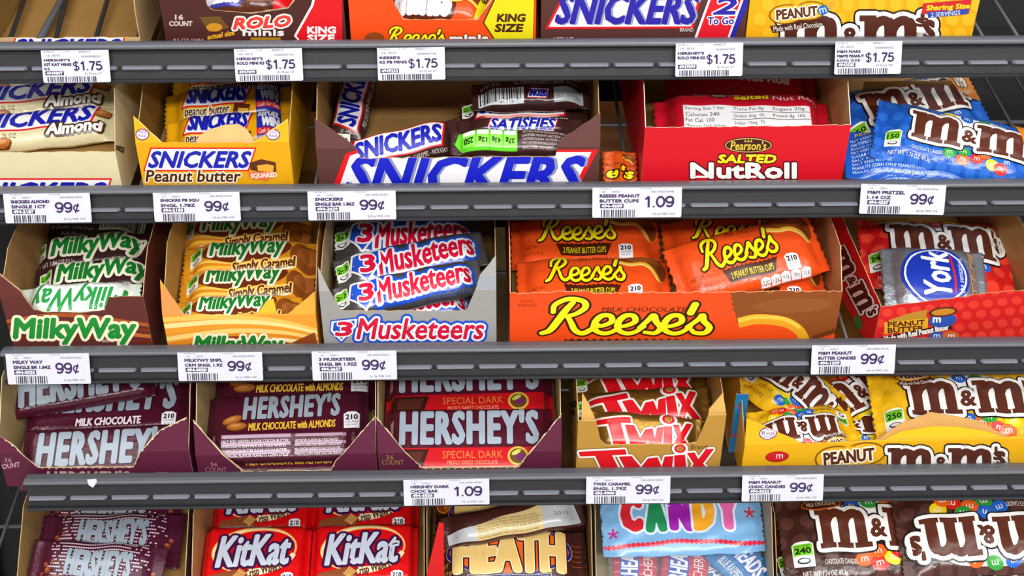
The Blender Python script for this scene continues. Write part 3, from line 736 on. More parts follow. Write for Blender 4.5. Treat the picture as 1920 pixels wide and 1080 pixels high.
def slab_m(ox, w_, h, s_=0.0):
    V, T = [], []
    def add(v, t):
        nonlocal V, T
        T += [tuple(int(i) + len(V) for i in q) for q in t]; V += [tuple(p) for p in np.asarray(v)]
    R = lambda a, b, c, d: add([(a, b), (c, b), (c, d), (a, d)], [(0, 1, 2), (0, 2, 3)])
    for i, x in enumerate((.24, .68, 1.12)):
        R(x - .135, .02, x + .135, .72 if i else .98); R(x - .20, 0, x + (.20 if i < 2 else .24), .13)
    R(0, .84, .30, .98)
    for a, b in ((.24, .68), (.68, 1.12)):
        add(*strip(spline([(a + .02, .60), (a + .12, .78), ((a + b) / 2 + .06, .86), (b - .06, .80), (b, .62)], 6), [.22] * 25))
        add(*strip(spline([(b - .10, .84), (b - .02, .78), (b, .66)], 6), [.20, .22, .24, .26, .27, .27, .27, .27, .27, .27, .27, .27, .27][:13]))
    V = np.array(V); V[:, 0] += s_ * V[:, 1]
    return V * [w_ / 1.36, h] + [ox, 0], np.array(T)
def mm_logo(A, x0, y0, x1, y1, fill='5A2A1C', arc=0.0, rot=0, rim=WHT):
    """lower-case slab letters with white and black rims"""
    W_, H_ = x1 - x0, y1 - y0; B = []
    m1 = slab_m(.0, .40 * W_, H_ * .97); m2 = slab_m(.515 * W_, .40 * W_, H_ * .97)
    B.append(m1); B.append(m2)
    def fit(st, a, b, c, d, bold):
        V, T = glyphs(st); lo, hi = V.min(0), V.max(0); V = (V - lo) / (hi - lo) * [(c - a), (d - b)] + [a, b]; return grow(V, T, bold)
    B.append(fit('&', .405 * W_, .24 * H_, .515 * W_, .66 * H_, .022 * H_)); B.append(fit("s", .935 * W_, .38 * H_, .995 * W_, .82 * H_, .035 * H_)); B.append(fit("'", .915 * W_, .80 * H_, .93 * W_, .98 * H_, .02 * H_))
    c, s = math.cos(math.radians(rot)), math.sin(math.radians(rot)); cx, cy = (x0 + x1) / 2, (y0 + y1) / 2
    def tf(V):
        V = np.asarray(V) - [W_ / 2, H_ / 2]; V = np.stack([V[:, 0], V[:, 1] + arc * H_ * (1 - (2 * V[:, 0] / W_) ** 2)], 1)
        return V @ np.array([[c, s], [-s, c]]) + [cx, cy]
    for o, col in ((.135, '1B1210'), (.095, rim)):
        for V, T in B: A.add(*(lambda q: (tf(q[0]), q[1]))(grow(V, T, o * H_)), col)
    for V, T in B: A.add(tf(V), T, fill)
CANDY = ['E2231A', 'F3D511', '1E62C8', '2E9B38', 'F0641E', '5A2A1C']
def candies(A, pts, r, seed=0):
    rg = np.random.default_rng(seed); k = int(rg.integers(6))
    for i, (x, y) in enumerate(pts):
        c = CANDY[(i + k) % 5]; A.ell(x, y, r * 1.15, r * .9, c, rg.uniform(-20, 20), 18)
        A.text('m', x - r * .45, y - r * .3, x + r * .45, y + r * .3, WHT, .06, 0, (), rg.uniform(-20, 20))

def script_logo(A, x0, y0, x1, y1, fill='F2E615', rim='3A140A', rot=0, rimw=.055, wt=.125):
    """brush-script yellow lettering with a dark rim"""
    S_ = []
    def put(pts, ox, sc=1.0, wd=wt, taper=True):
        p = spline(np.array(pts) * sc + [ox, 0], 6); n = len(p); t = np.linspace(0, 1, n)
        S_.append((p, wd * (.72 + .28 * np.sin(math.pi * np.clip(t, .06, .94))) if taper else np.full(n, wd)))
    put([(-.12, .02), (.02, .10), (.16, .36), (.30, .66), (.44, .90)], .10, 1, wt * 1.15)
    put([(.08, .62), (.12, .84), (.36, 1.0), (.62, .94), (.66, .76), (.50, .58), (.30, .50)], .10, 1, wt)
    put([(.34, .52), (.40, .34), (.48, .10), (.62, .02), (.80, .16), (.90, .26)], .10, 1, wt)
    ee = [(.02, .22), (.20, .24), (.36, .36), (.33, .52), (.18, .52), (.06, .34), (.06, .12), (.20, .02), (.36, .06), (.52, .22)]
    ss = [(-.06, .20), (.14, .42), (.22, .55), (.24, .38), (.34, .20), (.26, .04), (.08, .04), (.02, .12)]
    put(ee, .88); put(ee, 1.30); put([(-.04, .18), (.12, .40), (.22, .54), (.26, .36), (.34, .18), (.24, .03), (.06, .05)], 1.78)
    put(ee, 2.14); put([(.0, .60), (.09, .86)], 2.66, 1, wt * 1.1, False); put(ss, 2.66)
    lo, hi = np.array([-.08, -.04]), np.array([3.06, 1.06]); k = np.array([x1 - x0, y1 - y0]) / (hi - lo)
    c, s = math.cos(math.radians(rot)), math.sin(math.radians(rot)); cx, cy = (x0 + x1) / 2, (y0 + y1) / 2; un = k[1]
    R = lambda V: ((np.asarray(V) - (lo + hi) / 2) * k) @ np.array([[c, s], [-s, c]]) + [cx, cy]
    for grow_, col in ((rimw * 2, rim), (0, fill)):
        for p, wd in S_:
            A.add(*(lambda q: (R(q[0]), q[1]))(strip(p, wd + grow_)), col)
            for e, ww in ((p[0], wd[0]), (p[-1], wd[-1])):
                a = np.linspace(0, 6.283, 10, endpoint=False); r_ = (ww + grow_) / 2
                A.add(R(np.stack([e[0] + r_ * np.cos(a), e[1] + r_ * np.sin(a)], 1)), [(0, i, i + 1) for i in range(1, 9)], col)
def arcw(k):
    return lambda V, W_, H_: np.stack([V[:, 0], V[:, 1] + k * H_ * (1 - (2 * V[:, 0] / W_) ** 2)], 1)
def slopew(k): return lambda V, W_, H_: np.stack([V[:, 0], V[:, 1] + k * V[:, 0]], 1)
def cup(A, x, y, s, rot=0):
    """peanut butter cup with a bite: brown ridged disc, pale filling arc"""
    B = Art(); a = np.linspace(.15, 3.6, 40)
    B.poly([(math.cos(t) * (.5 + .02 * (i % 2)), math.sin(t) * (.5 + .02 * (i % 2))) for i, t in enumerate(np.linspace(-.5, 2.9, 46))] + [(-.25, -.06), (.0, -.02), (.2, -.16), (.3, -.36)], '7A3A14')
    B.ell(.05, .22, .36, .2, '9A5222', 0); B.ell(.08, .25, .26, .12, 'A9612B', 0)
    B.line([(-.46, .06), (-.22, -.02), (.02, -.02), (.20, -.14), (.34, -.38)], .10, 'E8B23C'); B.line([(-.44, .03), (-.22, -.05), (.0, -.05), (.17, -.17), (.29, -.38)], .04, 'F6D670')
    c, s_ = math.cos(math.radians(rot)), math.sin(math.radians(rot))
    A.merge(B, lambda V: np.asarray(V) @ np.array([[c, s_], [-s_, c]]) * s + [x, y])

# --- wrappers
def art_almond_bar(A, a):
    bar_logo(A, -a * .46, -.14, a * .38, .45); A.text('Almond', a * .06, -.36, a * .40, -.08, WHT, .06, .15, [(.16, '4A2A18')])
    A.text('NET WT 1.76 OZ', -a * .36, -.34, -a * .12, -.24, '6A5038', .03); almond(A, a * .40, .2, .42, 40); almond(A, -a * .2, -.42, .36, 5); almond(A, -a * .42, -.3, .3, 20)
def art_pb_bar(A, a):
    bar_logo(A, -a * .34, -.13, a * .19, .45); A.text('peanut butter', -a * .33, -.45, a * .02, -.17, '4A2410', .02, .2, [(.1, 'F6E7C0')])
    A.rect(a * .22, -.40, a * .40, .44, '2A2F9C'); A.text('REFUEL', a * .23, .20, a * .39, .40, 'E8ECF4', .05, .15); A.text('WIN', a * .26, -.10, a * .39, .18, 'E8ECF4', .06, .15); A.rect(a * .22, -.30, a * .40, -.14, 'D8232A'); A.text('Cash for Gas', a * .235, -.28, a * .39, -.17, 'F4E9E0', .02)
    A.poly([(a * .04, -.40), (a * .16, -.44), (a * .18, -.2), (a * .06, -.14)], '5A2A14'); A.poly([(a * .08, -.42), (a * .16, -.44), (a * .165, -.3), (a * .085, -.28)], 'E0A840')
def art_bar_front(A, a):
    bar_logo(A, -a * .36, -.30, a * .38, .36); A.text('MILK CHOCOLATE - PEANUTS - CARAMEL - NOUGAT', -a * .30, -.47, a * .36, -.39, 'EDE3DC', .02); cal_tag(A, -a * .425, .12, .5, '250', 0)
def art_bar_satisfies(A, a): bar_logo(A, -a * .26, -.40, a * .30, .40, 'SATISFIES')
def art_bar_back(A, a):
    A.text('MILK CHOCOLATE - PEANUTS - CARAMEL - NOUGAT', -a * .14, .20, a * .40, .32, 'E4D9D4', .02); A.text('NET WT 1.86 OZ', -a * .42, .18, -a * .26, .30, 'C9BDB8', .02)
    bars(A, -a * .44, -.42, -a * .06, .08, 4); bar_logo(A, -a * .03, -.28, a * .15, .02); A.rect(a * .19, -.40, a * .44, .08, 'B5B9BF'); A.text('BEST BEFORE', a * .21, -.30, a * .42, -.18, '6A6E76', .02)
def art_bar_nutrition(A, a):
    A.poly([(-a * .46, -.1), (-a * .43, .36), (a * .02, .42), (a * .02, -.42), (-a * .40, -.42)], '58C81E')
    for i, t in enumerate(('250', '12g', '4.5g', '27g')):
        x = -a * .395 + i * a * .105; A.rect(x, -.30, x + a * .09, .34, '86E04A'); A.rect(x, .16, x + a * .09, .34, 'E9F6E0'); A.text(t, x + a * .01, -.18, x + a * .08, .08, '17400A', .04, 0, (), 180)
    fine_text(A, a * .06, -.40, a * .44, .36, 5, 'C9BDB8', 2)
def art_milky(A, a):
    A.text('MilkyWay', -a * .30, -.30, a * .44, .36, '177A2C', .035, .22, [(.10, 'F4F0DC')], 2.0); cal_tag(A, -a * .40, .10, .46, '240'); A.text('NET WT 1.84 OZ 52.2g', -a * .44, -.42, -a * .10, -.30, 'D6CEC8', .02)
    A.text('BAR', a * .2, -.42, a * .27, -.34, 'D6CEC8', .02)
def art_milky_back(A, a):
    bars(A, a * .10, -.15, a * .44, .40, 8, 'DDE8DA'); A.text('Milk Chocolate - Creamy Caramel', -a * .30, -.18, a * .06, -.06, 'CFC6C0', .02, .2); A.text('NET WT 1.84 OZ', -a * .40, .12, -a * .18, .24, 'CFC6C0', .02); A.text('Fluffy Nougat', -a * .2, -.36, a * .0, -.24, 'CFC6C0', .02, .2)
def art_milky_turned(A, a):
    A.poly([(-a * .5, -.5), (a * .5, -.5), (a * .5, .5), (-a * .5, .5)], 'DDE6DC'); A.text('MilkyWay', -a * .40, -.42, a * .38, .36, '2A9A4A', .02, .22, [(.10, 'F6F6F0')])
def art_caramel(A, a):
    for i, (c, k) in enumerate((('C8741A', .0), ('EFB63C', .12), ('D8861E', .22), ('F3C552', .30))): A.line([(-a * .44, -.42 + k), (-a * .1, -.36 + k * .6), (a * .3, -.44 + k)], .07, c)
    A.ell(-a * .02, .14, a * .33, .32, '6A2C12', 3); A.ell(a * .42, -.05, .36, .40, '8A4A1A', 20); A.ell(a * .43, .02, .26, .24, 'A9622A', 20)
    A.text('MilkyWay', -a * .29, -.12, a * .26, .47, '177A2C', .03, .22, [(.09, 'F4F0DC')], 2); A.text('Simply Caramel', -a * .12, -.46, a * .34, -.14, '5A260E', .03, .2, [(.10, 'F4CE74')], 4); cal_tag(A, -a * .39, .12, .42, '250')
def art_musk(A, a):
    A.text('Musketeers', -a * .22, -.30, a * .42, .34, 'D2143A', .03, .22, [(.20, '1F4FC4'), (.09, 'F2F4F8')], 1.5, slopew(.02))
    A.poly([(-a * .37, .34), (-a * .18, .40), (-a * .19, .0), (-a * .30, -.44), (-a * .40, -.05)], 'F2F4F8'); A.poly([(-a * .36, .28), (-a * .195, .33), (-a * .205, .0), (-a * .30, -.37), (-a * .385, -.05)], '1F4FC4')
    A.text('3', -a * .335, -.22, -a * .225, .28, 'D2143A', .05, .1, [(.07, 'F2F4F8')]); cal_tag(A, -a * .44, .08, .5, '240')
    A.text('Chocolate Taste', a * .12, -.46, a * .40, -.36, '4A62A8', .02)
def art_cups(A, a):
    cup(A, a * .31, .26, .72); script_logo(A, -a * .32, -.10, a * .20, .42); A.text('MILK CHOCOLATE', -a * .10, .33, a * .16, .40, '5A1E0A', .04, .2)
    z = []
    for i in range(26): z.append((-a * .20 + i * a * .37 / 25, -.15 + (.02 if i % 2 else 0)))
    A.poly(z + [(a * .13, -.35), (-a * .17, -.35)], '4A1C0C'); A.text('2 PEANUT BUTTER CUPS', -a * .155, -.31, a * .125, -.21, 'F2E615', .05, .05); cal_white(A, a * .255, -.26, .24)
    A.text('NET WT', -a * .40, -.22, -a * .32, -.15, '8A2A0A', .03); A.text('1.5 OZ (42 g)', -a * .41, -.34, -a * .29, -.27, '8A2A0A', .03)
def art_cups_strip(A, a):
    art_cups(A, a)
    for i, t in enumerate(('210', '13g', '4.5g', '150mg', '21g')): x = a * (.02 + i * .068); A.poly([(x, -.49), (x + a * .062, -.49), (x + a * .062, -.40), (x + a * .031, -.375), (x, -.40)], 'ECEDF2'); A.text(t, x + a * .01, -.47, x + a * .052, -.42, '4A2020', .04)
def hersh(A, x0, y0, x1, y1, col=SILV, sh=.10): A.text("HERSHEY'S", x0, y0, x1, y1, col, .045, sh, [(.018, '2A0A14')], track=1.14)
def art_hmilk(A, a):
    hersh(A, -a * .40, -.18, a * .43, .42); A.text('MILK CHOCOLATE', -a * .18, -.40, a * .22, -.27, 'E2D8DC', .04, .05); cal_white(A, a * .39, -.34, .24); A.text('NET WT', -a * .46, -.44, -a * .34, -.38, '9A7480', .03)
def art_hplain(A, a): hersh(A, -a * .42, -.40, a * .43, .24)
def art_halm(A, a):
    hersh(A, -a * .28, -.02, a * .33, .42); A.text('MILK CHOCOLATE with ALMONDS', -a * .24, -.22, a * .30, -.08, 'F0C23C', .03, .1); almond(A, -a * .34, -.02, .34, 20); almond(A, -a * .31, -.14, .34, 4); cal_white(A, a * .40, -.10, .30)
def art_halm_back(A, a):
    for i, y in enumerate((.28, .02, -.26)): A.rect(-a * .42, y - .05, a * .06, y + .07, 'A98CA0'); A.rect(a * .09, y - .04, a * .44, y + .06, 'A080988'[:6])
    fine_text(A, -a * .42, -.42, a * .06, .20, 4, 'F0E6EE', 3); fine_text(A, a * .09, -.40, a * .42, .18, 4, 'F0E6EE', 5)
def art_hdark(A, a):
    A.rect(-a * .5, -.5, a * .5, -.14, 'C8141E'); A.poly([(-a * .46, -.16), (-a * .24, -.16), (-a * .28, -.46), (-a * .47, -.46)], '3A1712'); A.poly([(-a * .42, -.20), (-a * .27, -.20), (-a * .295, -.36), (-a * .43, -.36)], '5A2A20')
    hersh(A, -a * .42, -.10, a * .42, .44, 'A6B2C2', 0); A.text('SPECIAL DARK', -a * .16, -.30, a * .20, -.19, 'E8803A', .04); A.text('MILDLY SWEET CHOCOLATE', -a * .13, -.39, a * .17, -.33, 'F0A070', .03)
    A.ell(a * .29, -.27, .14, .14, 'E4B648'); A.ell(a * .29, -.27, .11, .11, '6E4A1C'); A.ell(a * .30, -.28, .06, .05, '7A2A6A'); A.ell(a * .28, -.22, .07, .03, 'C9D060', 30); A.text('SINCE 1894', -a * .475, -.02, -a * .455, .3, 'C8A8B0', .02, 0)
def twix_logo(A, x0, y0, x1, y1, rot=0):
    h = y1 - y0; w_ = x1 - x0; B = Art(); P = []
    def pl(pts): P.append(pts)
    pl([(0, .78), (.35, .86), (.36, .72), (.245, .70), (.33, 0), (.20, 0), (.125, .68), (.01, .66)])            # T
    pl([(.31, .62), (.40, .64), (.475, .26), (.53, .56), (.60, .60), (.635, .24), (.66, .62), (.72, .64), (.70, 0), (.60, 0), (.565, .30), (.50, 0), (.39, 0)])
    pl([(.735, .66), (.81, .68), (.825, 0), (.735, 0)])
    q = [(.835, .74), (.885, .76), (.915, .52), (.975, .86), (1.03, .88), (.945, .40), (1.06, 0), (.985, 0), (.915, .24), (.875, 0), (.825, 0), (.885, .40)]; pl(q)
    c, s = math.cos(math.radians(rot)), math.sin(math.radians(rot))
    R = lambda V: ((np.asarray(V) * [w_ / 1.05, h] - [w_ / 2, h / 2]) @ np.array([[c, s], [-s, c]])) + [(x0 + x1) / 2, (y0 + y1) / 2]
    tr = []
    for p in P:
        V = np.array(p) * [w_ / 1.05, h] - [w_ / 2, h / 2]; T = np.array(tessellate_polygon([[Vector((*v, 0)) for v in V]])); tr.append((V, T))
    RR = lambda V: V @ np.array([[c, s], [-s, c]]) + [(x0 + x1) / 2, (y0 + y1) / 2]
    ex, ey = .775 * w_ / 1.05 - w_ / 2, .90 * h - h / 2; e = RR(np.array([[ex, ey]]))[0]
    for o, col in ((.10, '8A6A2A'), (.075, WHT)):
        for V, T in tr: A.add(*(lambda g: (RR(g[0]), g[1]))(grow(V, T, o * h)), col)
        A.ell(e[0], e[1], .19 * h + o * h, .13 * h + o * h, col, rot)
    for V, T in tr: A.add(*(lambda g: (RR(g[0]), g[1]))(grow(V, T, .02 * h)), 'D8121E')
    A.ell(e[0], e[1], .19 * h, .14 * h, 'D8121E', rot); A.ell(e[0], e[1], .11 * h, .08 * h, 'C89A48', rot); A.rect(e[0] - .05 * h, e[1] - .05 * h, e[0] - .02 * h, e[1] + .05 * h, '6A4A1A'); A.rect(e[0] + .02 * h, e[1] - .05 * h, e[0] + .05 * h, e[1] + .05 * h, '6A4A1A')
def art_twix(A, a): twix_logo(A, -a * .40, -.40, a * .40, .42); cal_tag(A, -a * .45, .1, .4)
def nugget(A, x, y, s, st='PEANUT', c1='F2B21E', ink='5A2A1C', rot=6):
    """bean-shaped badge with the flavour on it and a ribbon below"""
    w_ = Art(); w_.ell(-.22, 0, .34, .2, '8A5A14'); w_.ell(.26, .02, .34, .19, '8A5A14'); w_.ell(-.22, 0, .31, .175, c1); w_.ell(.26, .02, .31, .165, c1); w_.rect(-.25, -.14, .26, .16, c1)
    w_.text(st, -.42, -.10, .42, .11, ink, .05, .05, [(.12, 'FBF3DA')]); w_.poly([(-.56, -.20), (.50, -.16), (.56, -.28), (-.52, -.34)], '4A2014'); w_.text('Made with Real Chocolate', -.50, -.32, .48, -.21, 'F4EAE0', .03)
    c, q = math.cos(math.radians(rot)), math.sin(math.radians(rot)); A.merge(w_, lambda V: np.asarray(V) @ np.array([[c, q], [-q, c]]) * s + [x, y])
def dots(A, a, col, r=.075, step=.2):
    for i in range(int(a / step) + 1):
        for j in range(5): A.ell(-a / 2 + i * step + (step / 2 if j % 2 else 0), -.44 + j * .22, r, r, col, 0, 14)
def art_mm(ground, dot, badge, cal='250', extra=None, logo_y=(-.12, .34)):
    def f(A, a):
        dots(A, a, dot)
        A.ell(-a * .0 + .12, .26, a * .26, .16, WHT); candies(A, [(-a * .08, .36), (a * .02, .38), (a * .12, .36)], .08, int(a * 50))
        candies(A, [(-a * .06, -.24), (a * .02, -.30), (a * .10, -.24), (a * .19, -.30), (a * .27, -.22), (a * .02, -.17), (a * .14, -.17), (a * .24, -.33)], .085, int(a * 90))
        mm_logo(A, -a * .30, logo_y[0], a * .44, logo_y[1]); badge(A, a); cal_tag(A, -a * .385, -.16, .28, cal)
        A.text('CHOCOLATE CANDIES', -a * .28, -.29, -a * .10, -.235, 'E9E2DA' if ground != 'y' else '5A2A1C', .03); A.text('NET WT 1.74 OZ 49.3g', -a * .40, -.42, -a * .16, -.35, 'E9E2DA' if ground != 'y' else '5A2A1C', .03)
        if extra: extra(A, a)
    return f
art_mm_yellow = art_mm('y', 'F0BE22', lambda A, a: nugget(A, -a * .24, .40, .40))
art_mm_red = art_mm('r', 'E8402E', lambda A, a: (A.rect(-a * .38, .36, -a * .16, .48, 'D8A028'), A.text('PEANUT BUTTER', -a * .37, .38, -a * .17, .46, '4A2014', .05)), '240')
def milk_badge(A, a): A.ell(-a * .25, .38, a * .11, .075, 'D86A2A'); A.ell(-a * .25, .38, a * .105, .06, '4A2014'); A.text('MILK CHOCOLATE', -a * .33, .355, -a * .17, .405, 'F2E2C8', .04)
art_mm_brown = art_mm('b', '54302A', milk_badge, '240')
def pretz(A, a): A.poly([(a * .30, .5), (a * .5, .5), (a * .5, -.05), (a * .36, .14)], 'E88A22'); A.text('150', a * .37, .20, a * .46, .38, 'F4F2EA', .05, 0, [(.08, '7A5A3A')]); A.text('CALORIES', a * .36, .10, a * .47, .16, 'F4F2EA', .04)
art_mm_blue = art_mm('u', '2668C8', lambda A, a: None, '150', pretz)
def art_mm_blue_back(A, a):
    A.text('PRETZEL', -a * .42, .36, -a * .25, .44, 'E8B63C', .04); fine_text(A, -a * .45, -.42, a * .10, .32, 9, 'CFE2F6', 7); A.poly([(a * .14, .22), (a * .44, .22), (a * .46, .0), (a * .40, -.25), (a * .14, -.22)], '86DA3A')
    for i, t in enumerate(('150', '17g', '3g', '4.5g')): x = a * (.155 + i * .065); A.rect(x, -.16, x + a * .05, .16, 'D9F4C0'); A.text(t, x + a * .005, -.06, x + a * .045, .06, '1C4A10', .04, 0, (), 180)
def art_nutroll(A, a):
    A.text('Salted', -a * .06, .26, a * .14, .40, 'F2D21E', .05, .1, [(.08, '5A0A12')]); A.text('Nut Roll', a * .16, .26, a * .42, .38, 'F4E9E4', .05, .1); A.ell(-a * .14, .33, .14, .06, '3A1414'); A.text("Pearson's", -a * .175, .30, -a * .105, .36, 'E9D9C0', .03)
    A.rect(-a * .35, -.46, a * .36, .13, 'E7E6E8')
    for i, t in enumerate(('Serving Size 1 bar', 'Calories 240', 'Fat Cal. 100', '*Percent Daily Values', 'are based on a 2,000')): A.text(t, -a * .34, .03 - i * .105, -a * (.12 + .03 * (i % 3)), .10 - i * .105, '1E1A20', .04)
    for i, (t, q) in enumerate((('Trans Fat 0g', 'Sugars 20g'), ('Cholest. 0mg   0%', 'Protein 8g  16%'), ('Sodium 170mg   7%', ''), ('Vitamin A 0%', 'Vitamin C 0%'))):
        y = .03 - i * .13; A.rect(-a * .08, y - .025, a * .355, y - .015, '1E1A20'); A.text(t, -a * .07, y, a * .10, y + .075, '1E1A20', .03)
        if q: A.text(q, a * .15, y, a * .33, y + .075, '1E1A20', .03)
def art_nutroll_top(A, a):
    A.text('Salted', -a * .28, -.05, -a * .04, .16, 'F2D21E', .05, .1, [(.08, '5A0A12')], -4); A.text('Nut Roll', -a * .02, -.10, a * .30, .12, 'F4E9E4', .05, .1, (), -4); fine_text(A, -a * .1, .2, a * .4, .44, 3, 'E8B8B8', 9); A.ell(-a * .36, .1, .14, .06, '3A1414')
def art_york(A, a):
    A.ell(-.02, 0, .47, .47, '1A35A8'); A.ell(-.02, 0, .43, .43, 'E8EBF2'); A.ell(-.02, 0, .405, .405, '1A35A8'); A.text('York', -.36, -.15, .34, .24, 'F2F4F8', .03, .25, (), 90)
    A.line([(.20, .30), (.24, .0), (.23, -.26)], .03, 'D2202A'); A.text('the sensation', .05, -.03, .59, .04, 'E2E6F2', .02, .2, (), 90)
    A.rect(a * .32, -.44, a * .385, .44, 'B08A64'); A.text('1.4 OZ (39 g)', a * .36 - .3, -.05, a * .36 + .3, .03, '2A3A78', .03, 0, (), 90)
def art_air(A, a):
    rg = np.random.default_rng(3)
    for i in range(44):
        for j in range(16):
            x = -a * .34 + i * a * .72 / 43 + (.012 if j % 2 else 0); y = -.46 + j * .06; d = abs(x / (a * .38)) ** 3
            if rg.random() > d * .8: A.ell(x, y + .03 * math.sin(x * 4), .019, .015, 'DCC8D2', 20, 6)
    for x, y, r in ((-.34, -.05, .06), (-.36, .05, .045), (-.31, .1, .035), (-.38, -.12, .04), (.40, -.10, .05), (.42, .0, .04), (.38, -.2, .05), (.20, -.40, .06), (.26, -.42, .05), (.14, -.38, .04)): A.ell(a * x, y, r, r, '8A4028'); A.ell(a * x - .01, y + .015, r * .5, r * .5, 'B86A48')
    A.poly([(-a * .36, -.30), (-a * .30, -.12), (-a * .2, -.16), (-a * .19, -.34), (-a * .28, -.40)], '6A3420'); A.poly([(-a * .33, -.22), (-a * .29, -.14), (-a * .21, -.18), (-a * .23, -.26)], '8A4A30')
    hersh(A, -a * .22, -.14, a * .27, .34); A.text('Air Delight', -a * .14, -.30, a * .10, -.16, 'E8503A', .03, .2, [(.08, 'F4D8D0')]); A.text('Aerated Milk Chocolate', -a * .14, -.37, a * .10, -.32, 'E2D4DA', .03); A.text('NET WT', a * .30, -.26, a * .37, -.21, 'E2D4DA', .03); A.text('1.44 OZ (40g)', a * .27, -.34, a * .38, -.28, 'E2D4DA', .03)
def art_wafer(A, a):
    """red wafer pack: cream oval ring, slanted silver lettering, wafer fingers"""
    A.text('Crisp Wafers in Milk Chocolate', -a * .12, .43, a * .26, .465, '7A0A0A', .03); A.text('KitKat', -a * .28, .415, -a * .17, .48, 'F2EDE8', .05, .2)
    R_ = lambda t, k: (a * .39 * k * math.cos(t) * math.cos(.16) - .36 * k * math.sin(t) * math.sin(.10), .05 + .34 * k * math.sin(t) + a * .39 * k * math.cos(t) * .10)
    ts = np.linspace(0, 2 * math.pi, 61)
    A.add(*strip([R_(t, 1) for t in ts], .022 + .05 * np.clip(np.sin(ts + .3 + math.pi * 1.5 + .9), 0, 1)), 'F0A24A'); A.add(*strip([R_(t, .985) for t in ts], .012 + .03 * np.clip(np.sin(ts + 5.6), 0, 1)), 'F6DFA8')
    A.add(*strip([R_(t, .99) for t in np.linspace(-1.75, -.35, 24)], np.linspace(.11, .07, 24)), 'F3E3B8')
    A.text('KitKat', -a * .36, -.20, a * .34, .30, 'C6CEDC', .035, .26, [(.075, '3E1440'), (.0, 'C6CEDC')], 2); A.text('Crisp Wafers', -a * .07, -.36, a * .26, -.19, '5A2A1C', .02, .1, (), 14)
    A.poly([(-a * .42, -.5), (-a * .40, -.33), (-a * .15, -.24), (-a * .06, -.32), (-a * .09, -.5)], '8A4A26'); A.poly([(-a * .18, -.34), (-a * .12, -.23), (-a * .05, -.31), (-a * .11, -.40)], 'D8A05A')
    for i in range(4): A.line([(-a * .17 + i * .022 * a, -.345 - i * .012), (-a * .125 + i * .022 * a, -.235 - i * .02)], .008, '8A4A26', False)
    cal_white(A, a * .32, -.40, .2)
def art_heath(A, a):
    A.ell(0, .08, a * .41, .43, 'C9BFA8'); A.ell(0, .08, a * .405, .42, '23257A'); A.ell(0, .08, a * .385, .37, 'E0601A')
    for i in range(5): A.rect(a * .40, .22 - i * .09, a * .47, .232 - i * .09, 'B4501E'); A.rect(-a * .47, .22 - i * .2, -a * .40, .232 - i * .2, 'B4501E')
    A.text('HEATH', -a * .36, -.30, a * .36, .40, 'E2BE74', .055, 0, [(.05, '3A1410'), (.018, 'F6E6BE')], 0, arcw(.05))
    for x in (-.33, -.22, .24, .335): A.rect(a * x - .07, .33, a * x + .07, .39, 'E2BE74'); A.rect(a * x - .07, -.29, a * x + .07, -.23, 'E2BE74')
    A.rect(-a * .27, -.45, a * .27, -.30, 'C9BFA8'); A.rect(-a * .265, -.44, a * .265, -.31, '23257A'); A.text('MILK CHOCOLATE ENGLISH TOFFEE BAR', -a * .25, -.415, a * .25, -.33, 'F0EAE4', .04)
    A.ell(-a * .44, .26, .13, .13, 'D8781E'); A.ell(-a * .44, .26, .10, .10, '8A3A12'); A.text('NET WT', -a * .47, -.16, -a * .39, -.08, 'D8B060', .03); A.text('1.4 OZ (39 g)', -a * .48, -.30, -a * .37, -.22, 'D8B060', .03)
def art_heath_back(A, a):
    A.poly([(-a * .46, -.42), (-a * .46, -.1), (a * .42, .40), (a * .46, -.42)], 'B9BCC0'); A.poly([(-a * .26, -.42), (-a * .26, .02), (a * .20, .28), (a * .20, -.42)], 'D8BE82'); fine_text(A, -a * .25, -.40, a * .19, .10, 6, '5A4420', 4); A.text('2015', a * .28, -.10, a * .38, .0, '5A5E66', .02)
def art_air_bar(c, st):
    def f(A, a):
        for i in range(9): A.line([(-a * .5 + i * a * .12, -.5), (-a * .44 + i * a * .12, .5)], .03, c, False)
        A.text('AIRHEADS', -a * .36, -.06, a * .30, .32, 'F4F6FA', .03, .1, [(.09, '1E55B8')]); A.text(st, -a * .15, -.38, a * .25, -.18, 'F4F0F0', .0, 0)
    return f
# ------------------------------------------------------------------ boxes and wrappers, shelf by shelf (A.* below in photo-scale units on the box faces)
def tx(A, st, x0, yt, x1, yb, *a, **k): A.text(st, x0, -yb, x1, -yt, *a, **k)
def rc(A, x0, yt, x1, yb, c): A.rect(x0, -yb, x1, -yt, c)
def pg(A, pts, c): A.poly([(x, -y) for x, y in pts], c)
def nubs(A, pts, col='D8C49A', wd=2.0, r=3.0, step=13, seed=0):
    """torn perforation along a cut edge"""
    rg = np.random.default_rng(seed); P = [(x, -y) for x, y in pts]
    for p, q in zip(P[:-1], P[1:]):
        A.add(*strip([p, q], wd), col); L = math.hypot(q[0] - p[0], q[1] - p[1]); n = max(1, int(L / step))
        for i in range(n):
            t = (i + .5) / n; A.ell(p[0] + t * (q[0] - p[0]), p[1] + t * (q[1] - p[1]), r * rg.uniform(.7, 1.2), r * rg.uniform(.6, 1), col, rg.uniform(0, 90), 8)
